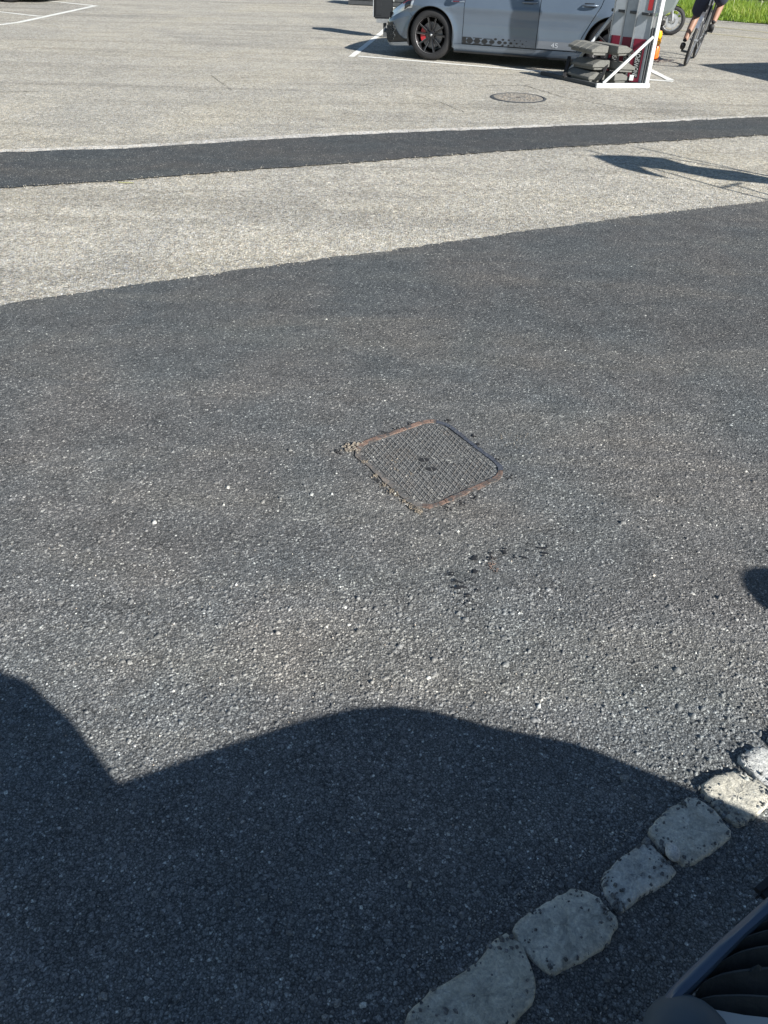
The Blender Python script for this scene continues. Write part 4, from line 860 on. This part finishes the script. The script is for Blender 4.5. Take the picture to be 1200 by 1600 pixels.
def make_person(root, D, sandals=False):
    "D: joint positions in the root's space"
    J, E = [], []
    pel = chain(J, E, [(D['pelvis'], .115)]); ch = chain(J, E, [(D['waist'], (.125, .10)), (D['chest'], (.15, .115)), (D['neck0'], .085), (D['neck'], .052)], pel)
    cidx = pel+2
    hd = chain(J, E, [(D['chin'], .062), (D['head'], .088), (D['crown'], .07)], ch)
    for s in 'LR':
        chain(J, E, [(D['sh'+s], .058), (D['el'+s], .042), (D['wr'+s], .028), (D['pa'+s], (.036, .02))], cidx)
        pi = len(J)-1; w0, w1 = Vector(D['wr'+s]), Vector(D['pa'+s]); f = (w1-w0).normalized(); sd = Vector(D.get('side'+s, (1, 0, 0))).normalized(); cu = f.cross(sd).normalized()
        for k, (o_, L) in enumerate(((-.027, .062), (-.009, .074), (.009, .07), (.027, .055))):
            a = w1+sd*o_+f*.02; chain(J, E, [(a, .009), (a+f*L*.45+cu*.008, .0085), (a+f*L*.7+cu*.028, .008), (a+f*L*.72+cu*.046, .007)], pi)
        a = w1-f*.02+sd*(.03 if s == 'L' else -.03); chain(J, E, [(a, .012), (a+sd*(.022 if s == 'L' else -.022)+f*.02, .010), (a+sd*(.028 if s == 'L' else -.028)+f*.045+cu*.012, .009)], pi)
        chain(J, E, [(D['hip'+s], .098), ((Vector(D['hip'+s])+Vector(D['kn'+s]))/2, .078), (D['kn'+s], .056), ((Vector(D['kn'+s])*.6+Vector(D['an'+s])*.4), .055), (D['an'+s], .036)], pel)
    body = skin_body('body', J, E, M_SKIN, root)
    # head details
    hd_, cr = Vector(D['head']), Vector(D['crown']); up = (cr-Vector(D['chin'])).normalized(); fw = Vector(D['face']).normalized(); fw = (fw-up*fw.dot(up)).normalized(); sd = fw.cross(up)
    for s in (-1, 1): b = MB(); b.ball(hd_+fw*.078+sd*s*.032+up*.005, .011, 8, 6); b.build('eye', M_WHT, body, smooth=60)
    b = MB(); b.tube([hd_+fw*.085+up*.01, hd_+fw*.105-up*.025, hd_+fw*.088-up*.035], [.008, .013, .012], 6)
    b.build('nose', M_SKIN, body, smooth=60)
    for s in (-1, 1): b = MB(); b.ball(hd_+sd*s*.088, (.02, .02, .03), 8, 6); b.build('ear', M_SKIN, body, smooth=60)
    b = MB(); b.tube([hd_+fw*.078+sd*-.022-up*.055, hd_+fw*.086-up*.055, hd_+fw*.078+sd*.022-up*.055], .005, 6); b.build('mouth', mat('lips', (.35, .13, .11), .5), body)
    b = MB(); b.ball((0, 0, 0), (.098, .098, .085), 18, 12); hv = []
    for v in b.v: v = Vector(v); hv.append(tuple(hd_+up*(.045+v.z)+fw*(v.x-.018)+sd*v.y))
    b.v = hv; b.build('hair', M_HAIR, body, smooth=60)
    # clothes
    J, E = [], []; pel = chain(J, E, [(D['pelvis'], .15)])
    chain(J, E, [((Vector(D['waist'])*.7+Vector(D['pelvis'])*.3), (.145, .125))], pel)
    for s in 'LR':
        hp, kn = Vector(D['hip'+s]), Vector(D['kn'+s]); chain(J, E, [(hp, .128), (hp*.5+kn*.5, .118), (hp*.04+kn*.96, .108)], pel)
    skin_body('shorts', J, E, M_SHORTS, root)
    J, E = [], []; w_ = chain(J, E, [(D['waist'], (.165, .15)), (D['chest'], (.205, .175)), (D['neck0'], .125)]); 
    for s in 'LR':
        sh, el = Vector(D['sh'+s]), Vector(D['el'+s]); chain(J, E, [(sh, .078), (sh*.35+el*.65, .064)], 1)
    skin_body('shirt', J, E, M_SHIRT, root)
    for s in 'LR':
        an = Vector(D['an'+s]); f = Vector(D['foot'+s]).normalized(); b = MB(); dn = Vector(D.get('down', (0, 0, -1)))
        J, E = [], []; chain(J, E, [(an+dn*.0, .046), (an+dn*.055-f*.03, .042), (an+dn*.06+f*.06, .044), (an+dn*.07+f*.14, .038), (an+dn*.072+f*.19, .026)])
        so_ = skin_body('shoe', J, E, M_SHOE, root)
        J, E = [], []; chain(J, E, [(an-dn*.0, .041), (an-dn*.05, .041)]); skin_body('sock', J, E, M_BLACK, root, sub=1)

# bicycle
c = G(1070, 103); hdg = R(66)
bike = empty('bicycle', (c.x, c.y, 0), hdg, label='black bicycle leaning into a right turn under its rider', cat='bicycle')
LEAN = R(9); bike.rotation_euler = Euler((LEAN, 0, hdg), 'XYZ')
BR = .342
def bwheel(x, par, name='wheel'):
    wv = empty(name, (x, 0, BR)); wv.parent = par
    b = MB(); b.lathe([(.318+.022*math.cos(a), .021*math.sin(a)) for a in np.linspace(0, 2*math.pi, 10, endpoint=False)], 56, 'Y', closed=True); b.build('tyre', M_TYRE, wv, smooth=60)
    b = MB(); b.lathe([(.302, -.012), (.288, -.010), (.288, .010), (.302, .012)], 48, 'Y', closed=True); b.build('rim', M_ALU, wv, smooth=30)
    b = MB()
    for k in range(28):
        a = 2*math.pi*k/28; s = (.028 if k % 2 else -.028); b.tube([(.02*math.cos(a+.9*(1 if k % 4 < 2 else -1)), s, .02*math.sin(a+.9*(1 if k % 4 < 2 else -1))), (.29*math.cos(a), 0, .29*math.sin(a))], .0013, 4)
    b.tube([(0, -.05, 0), (0, .05, 0)], .018, 10); b.build('spokes', M_GALV, wv); return wv
bwheel(0, bike); bwheel(1.02, bike)
BBp = (.44, 0, .29)
b = MB(); T = lambda *p, r=.017: b.tube(p, r, 8)
T((.86, 0, .90), BBp, r=.022); T(BBp, (.29, 0, .78), r=.018); T((.29, 0, .76), (.86, 0, .88), r=.018); T((.85, 0, .82), (.87, 0, 1.0), r=.022)
for s in (-1, 1): T(BBp, (0, s*.06, BR), r=.011); T((.29, 0, .74), (0, s*.06, BR), r=.009); T((.87, s*.04, .82), (.93, s*.05, .6), (1.02, s*.05, BR), r=.013)
b.build('frame', mat('bike_frame', (.035, .035, .04), .3, coat=.6), bike, smooth=60)
b = MB(); b.tube([(.29, 0, .77), (.26, 0, .89)], .014); b.build('seat_post', M_ALU, bike)
b = MB(); b.ball((.20, 0, .905), (.13, .075, .03), 12, 8); b.ball((.32, 0, .905), (.12, .03, .022), 10, 6); b.build('saddle', M_BLACK, bike, smooth=60)
b = MB(); b.tube([(.82, -.31, 1.04), (.86, -.12, 1.05), (.88, 0, 1.03), (.86, .12, 1.05), (.82, .31, 1.04)], .014); b.tube([(.87, 0, .98), (.89, 0, 1.03)], .018); b.build('handlebar', M_PLAST, bike, smooth=60)
b = MB(); b.lathe([(.07, -.055), (.095, -.055), (.095, -.05), (.07, -.05)], 28, 'Y', c=BBp, closed=True)
b.bar((.44, .07, .29), (.46, .075, .13), .022, .014, up=(0, 1, 0)); b.bar((.44, -.07, .29), (.42, -.075, .45), .022, .014, up=(0, 1, 0)); b.build('crankset', M_DGREY, bike)
for s, q in ((1, (.46, .13, .125)), (-1, (.42, -.13, .455))):
    b = MB(); b.box(q, (.09, .09, .022)); b.build('pedal', M_PLAST, bike)
b = MB(); rows = [[((BR+.02)*math.cos(a), y, BR+(BR+.02)*math.sin(a)) for y in (-.025, 0, .025)] for a in np.linspace(R(60), R(150), 12)]; b.grid(rows); b.build('mudguard', M_ALU, bike, smooth=60)
b = MB(); b.box((-.05, 0, .62), (.03, .05, .04)); b.build('rear_reflector', M_WHT, bike)
b = MB()
for dz in (-.085, .085): b.bar((.44, -.055, .29+dz), (0, -.055, BR+dz*.3), .008, .006)
b.build('chain', M_GALV, bike)
rider = empty('cyclist', (c.x, c.y, 0), hdg, label='person in navy shorts and black shoes riding a bicycle away', cat='person'); rider.rotation_euler = bike.rotation_euler.copy()
make_person(rider, dict(pelvis=(.24, 0, .99), waist=(.32, 0, 1.15), chest=(.47, 0, 1.42), neck0=(.55, 0, 1.53), neck=(.60, 0, 1.60), chin=(.65, 0, 1.64), head=(.68, 0, 1.72), crown=(.68, 0, 1.79), face=(1, 0, -.1),
    shL=(.50, .18, 1.48), elL=(.64, .30, 1.24), wrL=(.80, .30, 1.10), paL=(.845, .30, 1.075), sideL=(0, 1, 0), shR=(.50, -.18, 1.48), elR=(.64, -.32, 1.24), wrR=(.78, -.33, 1.10), paR=(.825, -.33, 1.075), sideR=(0, 1, 0),
    hipL=(.26, .09, .95), knL=(.60, .15, .60), anL=(.40, .17, .245), footL=(1, .1, -.12), hipR=(.26, -.09, .95), knR=(.67, -.13, .84), anR=(.38, -.14, .56), footR=(1, 0, -.15)))

# the photographer, just behind the lens, whose shadow falls in from the left
nvec = Vector((SH.y, -SH.x, 0)); base = nvec*.105+SH*(-.76)
ph = empty('photographer', (base.x, base.y, ZR), math.atan2(-SH.x, SH.y), label='standing person holding up a phone, seen only as the shadow at lower left', cat='person')
inv = Matrix.Rotation(-ph.rotation_euler.z, 4, 'Z') @ Matrix.Translation(-Vector(ph.location))
hp = inv @ (Vector((0, 0, CAMH))-Vector((0, math.cos(PITCH), -math.sin(PITCH)))*.05)
hp = inv @ (Vector((0, 0, CAMH))-Vector((0, math.cos(PITCH), -math.sin(PITCH)))*.05)
make_person(ph, dict(pelvis=(0, 0, .86), waist=(0, 0, 1.0), chest=(0, 0, 1.18), neck0=(0, .0, 1.32), neck=(0, .01, 1.38), chin=(0, .04, 1.43), head=(0, .03, 1.51), crown=(0, .01, 1.57), face=(0, 1, -.2),
    shL=(-.15, 0, 1.27), elL=(-.17, .24, 1.16), wrL=tuple(hp+Vector((-.09, -.12, -.06))), paL=tuple(hp+Vector((-.07, -.06, -.03))), sideL=(0, .3, 1), shR=(.15, 0, 1.27), elR=(.15, .24, 1.16), wrR=tuple(hp+Vector((.10, -.12, -.06))), paR=tuple(hp+Vector((.075, -.06, -.03))), sideR=(0, .3, 1),
    hipL=(-.1, 0, .83), knL=(-.11, .02, .46), anL=(-.12, 0, .10), footL=(-.1, 1, 0), hipR=(.1, 0, .83), knR=(.11, .02, .46), anR=(.12, 0, .10), footR=(.1, 1, 0)))
b = MB(); rows = []
for z, w_, d_ in ((.42, .25, .17), (.5, .25, .17), (.85, .235, .165), (1.08, .22, .155), (1.2, .228, .15), (1.26, .215, .14), (1.31, .175, .12), (1.37, .125, .10), (1.42, .09, .08)):
    rows.append([(w_*math.cos(a), d_*math.sin(a), z) for a in np.linspace(0, 2*math.pi, 33)])
b.grid(rows); b.build('coat', M_SHIRT, ph, smooth=60)  # added coat, its outline widened to shape the cast shadow
phn = MB(); phn.box((0, 0, 0), (.075, .15, .009)); o = phn.build('phone', M_BLACK, bevel=.003); o.location = Vector((0, 0, CAMH))-Vector((0, math.cos(PITCH), -math.sin(PITCH)))*.03; o.rotation_euler = camo.rotation_euler; tag(o, 'black phone held up by the photographer', 'phone')

# ------------------------------------------------------------------ vehicle in the lower right corner
van = empty('parked_van', (0, 0, 0), label='parked vehicle at the lower right with dark ribbed corner vent and glossy trim, its unseen body shaped to cast the hump shadow', cat='van')
HV = .74
tip = [caster(*q, HV) for q in ((172, 1216), (330, 1160), (450, 1121), (535, 1100), (600, 1096), (660, 1104), (760, 1130), (880, 1153), (960, 1184), (1090, 1237), (1200, 1284), (1330, 1345))]  # unseen body edge, shaped so its shadow follows these points
Rv = [(p.x, p.y) for p in tip]; back = [(2.3, -.5), (2.35, -3.6), (1.35, -3.6), (1.3, -.6), (1.1, -.15), (.6, -.06), (.36, .04)]
foot = Rv+back; n = len(foot); b = MB()
cen = np.mean(foot, 0)
lev = [(.30, .99), (.5, 1.0), (HV-.02, 1.0), (HV, .995)]
rows = [[(cen[0]+(p[0]-cen[0])*k, cen[1]+(p[1]-cen[1])*k, z) for p in foot+[foot[0]]] for z, k in lev]; b.grid(rows); b.add([rows[-1][i] for i in range(n)], [tuple(range(n))])
b.build('body', M_VAN, van, smooth=30)
b = MB(); cab = [(1.4, -1.2), (2.15, -1.2), (2.2, -3.5), (1.4, -3.5)]; cab2 = [(1.45, -1.9), (2.1, -1.9), (2.1, -3.4), (1.45, -3.4)]
b.add([(x, y, HV) for x, y in cab]+[(x, y, 1.4) for x, y in cab2], [(0,1,5,4), (1,2,6,5), (2,3,7,6), (3,0,4,7), (4,5,6,7)]); b.build('cab', M_GLASSD, van, bevel=.03)
for wx, wy in ((1.32, -.6), (2.15, -.6), (1.45, -3.0), (2.2, -3.0)):
    b = MB(); b.lathe([(0, -.09), (.2, -.1), (.29, -.09), (.30, -.05), (.30, .05), (.29, .09), (.2, .1), (0, .09)], 30, 'X', c=(wx, wy, .30+ZR)); b.build('wheel', M_TYRE, van, smooth=40)
# vent: measured on the corner of the bumper, 0.42 m above the road
HS = .42
def g3(px, py, z=HS): return G(px, py, z)
so_ = [(1027, 1572), (1035, 1560), (1046, 1545), (1080, 1511), (1116, 1476), (1160, 1437), (1200, 1401), (1225, 1379), (1250, 1357)]
si_ = [(1050, 1590), (1061, 1564), (1075, 1552), (1094, 1534), (1127, 1501), (1160, 1467), (1200, 1432), (1226, 1411), (1252, 1389)]
b = MB(); rows = []
for o_, i_ in zip(so_, si_):
    A, B_ = g3(*o_, HS-.012), g3(*i_); rows.append([A-Vector((0, 0, .12)), A, A.lerp(B_, .12)+Vector((0, 0, .012)), A.lerp(B_, .5)+Vector((0, 0, .014)), A.lerp(B_, .88)+Vector((0, 0, .008)), B_, B_-Vector((0, 0, .05))])
b.grid(rows); b.build('trim_strip', M_TRIM, van, smooth=50)
ridges = [[(1184, 1444), (1200, 1437), (1250, 1424), (1330, 1415)], [(1156, 1468), (1176, 1459), (1200, 1452), (1250, 1446), (1330, 1443)], [(1127, 1501), (1154, 1487), (1176, 1480), (1200, 1476.6), (1250, 1474), (1330, 1475)],
 [(1099, 1534), (1118, 1524), (1136, 1518), (1170, 1513), (1200, 1510.5), (1250, 1512), (1330, 1518)], [(1082, 1565), (1100, 1558), (1117, 1554.5), (1160, 1553), (1200, 1555.4), (1250, 1560), (1330, 1572)], [(1100, 1572), (1120, 1578), (1163, 1586), (1200, 1590), (1250, 1592), (1330, 1600)]]
for k, rd in enumerate(ridges[:-1]):
    A = [Vector(q) for q in resample([g3(*q, HS-.006-k*.002) for q in rd], 14)]; nx = [Vector(q) for q in resample([g3(*q, HS-.006) for q in ridges[k+1]], 14)]
    b = MB(); rows = []
    for a_, c_ in zip(A, nx):
        d = (c_-a_); rows.append([a_-Vector((0, 0, .045))+d*-.05, a_+Vector((0, 0, -.004)), a_+Vector((0, 0, .0)), a_+d*.09+Vector((0, 0, .0)), a_+d*.55+Vector((0, 0, -.022)), a_+d*1.0+Vector((0, 0, -.046))])
    b.grid(rows); sl_ = b.build('louvre', M_VENT, van, smooth=40)
    for t_ in ((9, 5)[k % 2],):
        p_ = A[t_]; dd = (A[t_+1]-p_).normalized(); b = MB(); b.add([p_-dd*.010, p_+dd*.010, p_+Vector((0, 0, .012)), p_-dd*.008+(nx[t_]-p_)*.2, p_+dd*.008+(nx[t_]-p_)*.2], [(0, 1, 2), (1, 4, 2), (4, 3, 2), (3, 0, 2)]); b.build('tab', M_VENT, sl_)
b = MB(); b.prism([(g3(*q).x, g3(*q).y) for q in ((1062, 1590), (1110, 1545), (1210, 1452), (1250, 1420), (1330, 1500), (1420, 1750), (1040, 1750))], HS-.12, HS-.06); b.build('vent_box', M_BLACK, van)
# rounded lower cap and pale fairing below the louvres
b = MB(); pc = g3(1078, 1640, HS-.02); b.ball(pc, (.066, .07, .05), 24, 14); b.build('corner_cap', M_CAP, van, smooth=60)
b = MB(); rows = []
for q in ridges[-1]:
    A = g3(q[0], q[1], HS-.02); rows.append([A-Vector((0, 0, .04)), A, A+Vector((.004, -.02, .006)), A+Vector((.01, -.08, .01)), A+Vector((.02, -.2, -.05))])
b.grid(rows); b.build('fairing', M_VAN, van, smooth=50)
b = MB(); A, B_ = g3(1182, 1402, HS-.03), g3(1250, 1342, HS-.03); b.bar(A, B_, .022, .03); b.build('lower_trim', M_PLAST, van, bevel=.01, smooth=40)
b = MB(); A, B_ = g3(1170, 1500, HS-.09), g3(1260, 1420, HS-.09); b.bar(A, B_, .05, .08); b.build('bumper_core', M_BLACK, van, bevel=.01)

# ------------------------------------------------------------------ unseen stand-ins added right of the frame to cast shadows into view
c = caster(1256, 948, .80); bol = empty('bollard', (c.x, c.y, ZR), label='unseen stand-in bollard with a ball top, added to cast the shadow at the right edge', cat='bollard')
b = MB(); b.lathe([(.0, 0), (.075, 0), (.075, .05), (.05, .07), (.05, .62), (.06, .66), (0, .66)], 24); b.build('post', M_DGREY, bol, smooth=35)
b = MB(); b.ball((.0, 0, .74), .15, 20, 14); b.build('head', M_DGREY, bol, smooth=60)
# added banner, cloth and poles shaped to cast the pointed shadow
HBN = 2.3
def cst(px, py, H): return caster(px, py, H)
t0 = cst(922, 243, HBN); ban = empty('banner_caster', (t0.x, t0.y, 0), label='unseen stand-in banner on thin poles, added right of the frame to cast the pointed shadow', cat='banner')
def bl(p): return Vector(p)-Vector((t0.x, t0.y, 0))
outl = [(922, 243, 2.3), (965, 262, 2.18), (1010, 273, 2.05), (1048, 280, 1.95), (1010, 267, 2.0), (1000, 261, 2.02), (1050, 267, 1.9), (1120, 281, 1.7), (1200, 288, 1.45), (1290, 312, 1.1), (1290, 296, 1.1), (1200, 278, 1.45), (1150, 268, 1.6), (1115, 264, 1.7), (1075, 259, 1.82), (1035, 247, 1.95), (975, 243, 2.12)]
b = MB(); vs = [bl(cst(*q)) for q in outl]; b.add(vs, [tuple(range(len(vs)))]); o = b.build('cloth', M_CLOTH, ban, solid=.01)
for a_, c_, h0, h1 in (((992, 230), (1200, 276), 2.3, 1.55), ((917, 235), (1125, 294), 2.3, 1.5), ((1125, 294), (1200, 313), 1.5, 1.2), ((1140, 288), (1200, 305), 1.5, 1.25), ((1125, 294), (1158, 286), 1.5, 1.5), ((1035, 246), (1200, 275), 1.95, 1.4)):
    b = MB(); b.tube([bl(cst(*a_, h0)), bl(cst(*c_, h1))], .011, 6); b.build('pole', M_GALV, ban)
pb = bl(cst(1290, 304, 1.1)); b = MB(); b.tube([pb, Vector((pb.x+.1, pb.y-.1, .0))], .03, 8); b.box((pb.x+.1, pb.y-.1, .02), (.5, .5, .04)); b.build('stand', M_DGREY, ban)
# unseen cabin added so that its corner shadow lies right of the cyclist
HK = 2.3; k0 = caster(1092, 101, HK); ed = (G(1200, 98)-G(1092, 101)).normalized(); kio = empty('cabin_caster', (k0.x, k0.y, 0), math.atan2(ed.y, ed.x), label='unseen grey stand-in cabin, added right of the frame to cast the wedge shadow beside the cyclist', cat='cabin')
b = MB(); b.box((2.0, -1.1, HK/2), (3.98, 2.18, HK-.02)); b.build('wall', M_SLAT, kio)
b = MB(); b.box((2.0, -1.1, HK-.01), (4.0, 2.2, .06)); b.build('roof', M_DGREY, kio)
b = MB(); b.box((.7, -2.2, 1.0), (.8, .04, 1.98)); d_ = b.build('door', M_DGREY, kio); b = MB(); b.tube([(1.0, -2.24, 1.0), (1.0, -2.24, 1.15)], .012); b.build('handle', M_GALV, d_)
b = MB(); b.box((2.6, -2.2, 1.45), (1.2, .04, .8)); d_ = b.build('window', M_WHT, kio); b = MB(); b.box((2.6, -2.225, 1.45), (1.1, .02, .7)); b.build('pane', M_GLASSD, d_)

# ------------------------------------------------------------------ grass verge and slatted wall behind it
E0, E1 = G(1000, 21.5), G(1200, 38.5); ed = (E1-E0).normalized(); en = Vector((-ed.y, ed.x, 0)); 
if en.y < 0: en = -en
def V2(a, b_): p = E0+ed*a+en*b_; return (p.x, p.y)
sheet('grass_ground', [V2(-4, 0), V2(14, 0), V2(14, 60), V2(-4, 60)], .010, mat('grass_soil', (.045, .06, .018), .95, noise=.4, nscale=20))
NB = 60000; aa = rng.uniform(-3, 9, NB); bb = rng.uniform(-.02, 5.0, NB)+.09*np.sin(aa*7)*np.sin(aa*2.3+1)-.05*rng.random(NB)**4; ee = np.array((ed.x, ed.y)); nn_ = np.array((en.x, en.y))
pos = np.array((E0.x, E0.y))+aa[:, None]*ee+bb[:, None]*nn_; hh = rng.uniform(.06, .24, NB)*np.clip(.4+bb*1.2, .4, 1.35); th = rng.uniform(0, 2*np.pi, NB); wv_ = rng.uniform(.004, .010, NB)
dx, dy = np.cos(th), np.sin(th); ln = rng.normal(0, .35, (NB, 2))*hh[:, None]
V = np.zeros((NB, 5, 3)); V[:, 0] = np.c_[pos[:, 0]-dx*wv_, pos[:, 1]-dy*wv_, np.full(NB, .008)]; V[:, 1] = np.c_[pos[:, 0]+dx*wv_, pos[:, 1]+dy*wv_, np.full(NB, .008)]
V[:, 2] = np.c_[pos+ln*.35+np.c_[dx, dy]*wv_[:, None]*.8, hh*.6]; V[:, 3] = np.c_[pos+ln*.35-np.c_[dx, dy]*wv_[:, None]*.8, hh*.6]; V[:, 4] = np.c_[pos+ln, hh]
idx = np.arange(NB)*5; me = bpy.data.meshes.new('grass'); me.vertices.add(NB*5); me.vertices.foreach_set('co', V.reshape(-1).astype(np.float32))
loops = np.stack([idx, idx+1, idx+2, idx+3, idx+3, idx+2, idx+4], 1).reshape(-1); me.loops.add(len(loops)); me.loops.foreach_set('vertex_index', loops.astype(np.int32))
me.polygons.add(NB*2); tot = np.tile([4, 3], NB); me.polygons.foreach_set('loop_start', np.r_[0, np.cumsum(tot)[:-1]].astype(np.int32)); me.update(calc_edges=True)
at = me.attributes.new('tint', 'FLOAT', 'FACE'); at.data.foreach_set('value', np.repeat(np.clip(rng.random(NB)*.75+.22*np.sin(aa*2.1)*np.sin(bb*2.7+aa)+.12, 0, 1), 2).astype(np.float32))
mg = bpy.data.materials.new('grass_blade'); mg.use_nodes = True; g = NG(mg); a = g.new('ShaderNodeAttribute', attribute_name='tint'); g.n.links.new(g.ramp(a.outputs['Fac'], [(0, (.09, .17, .015)), (.5, (.20, .32, .035)), (.85, (.34, .44, .06)), (1, (.5, .48, .2))]), g.b.inputs['Base Color']); g.b.inputs['Roughness'].default_value = .55
tr = g.new('ShaderNodeBsdfTranslucent'); g.n.links.new(g.ramp(a.outputs['Fac'], [(0, (.18, .34, .03)), (1, (.45, .52, .08))]), tr.inputs[0]); ms = g.new('ShaderNodeMixShader'); ms.inputs[0].default_value = .35
g.n.links.new(g.b.outputs[0], ms.inputs[1]); g.n.links.new(tr.outputs[0], ms.inputs[2]); g.n.links.new(ms.outputs[0], g.n.nodes['Material Output'].inputs[0])
me.materials.append(mg); o = link('grass', me); tag(o, kind='stuff')
# pale seed heads
b = MB()
for _ in range(420):
    a_, b_ = random.gauss(4.6, 1.0), random.uniform(1.0, 3.4); x, y = V2(a_, b_); h = random.uniform(.2, .42); lx, ly = random.gauss(0, .08), random.gauss(0, .08)
    b.tube([(x, y, .01), (x+lx*.6, y+ly*.6, h*.75), (x+lx, y+ly, h)], [.002, .003, .010 if random.random() < .5 else .004], 4)
tag(b.build('seed_heads', mat('seed_head', (.62, .6, .45), .8)), kind='stuff')
wx, wy = V2(-3, 3.6); wall = empty('slatted_wall', (wx, wy, 0), math.atan2(ed.y, ed.x), label='low grey wall of thin horizontal slats behind the grass', cat='wall')
b = MB(); b.box((7, .06, .5), (14, .04, 1.0)); b.build('backing', M_DGREY, wall)
for q in range(13):
    b = MB(); b.box((7, 0, .04+q*.078), (14, .045, .055)); b.build('slat', M_SLAT, wall)
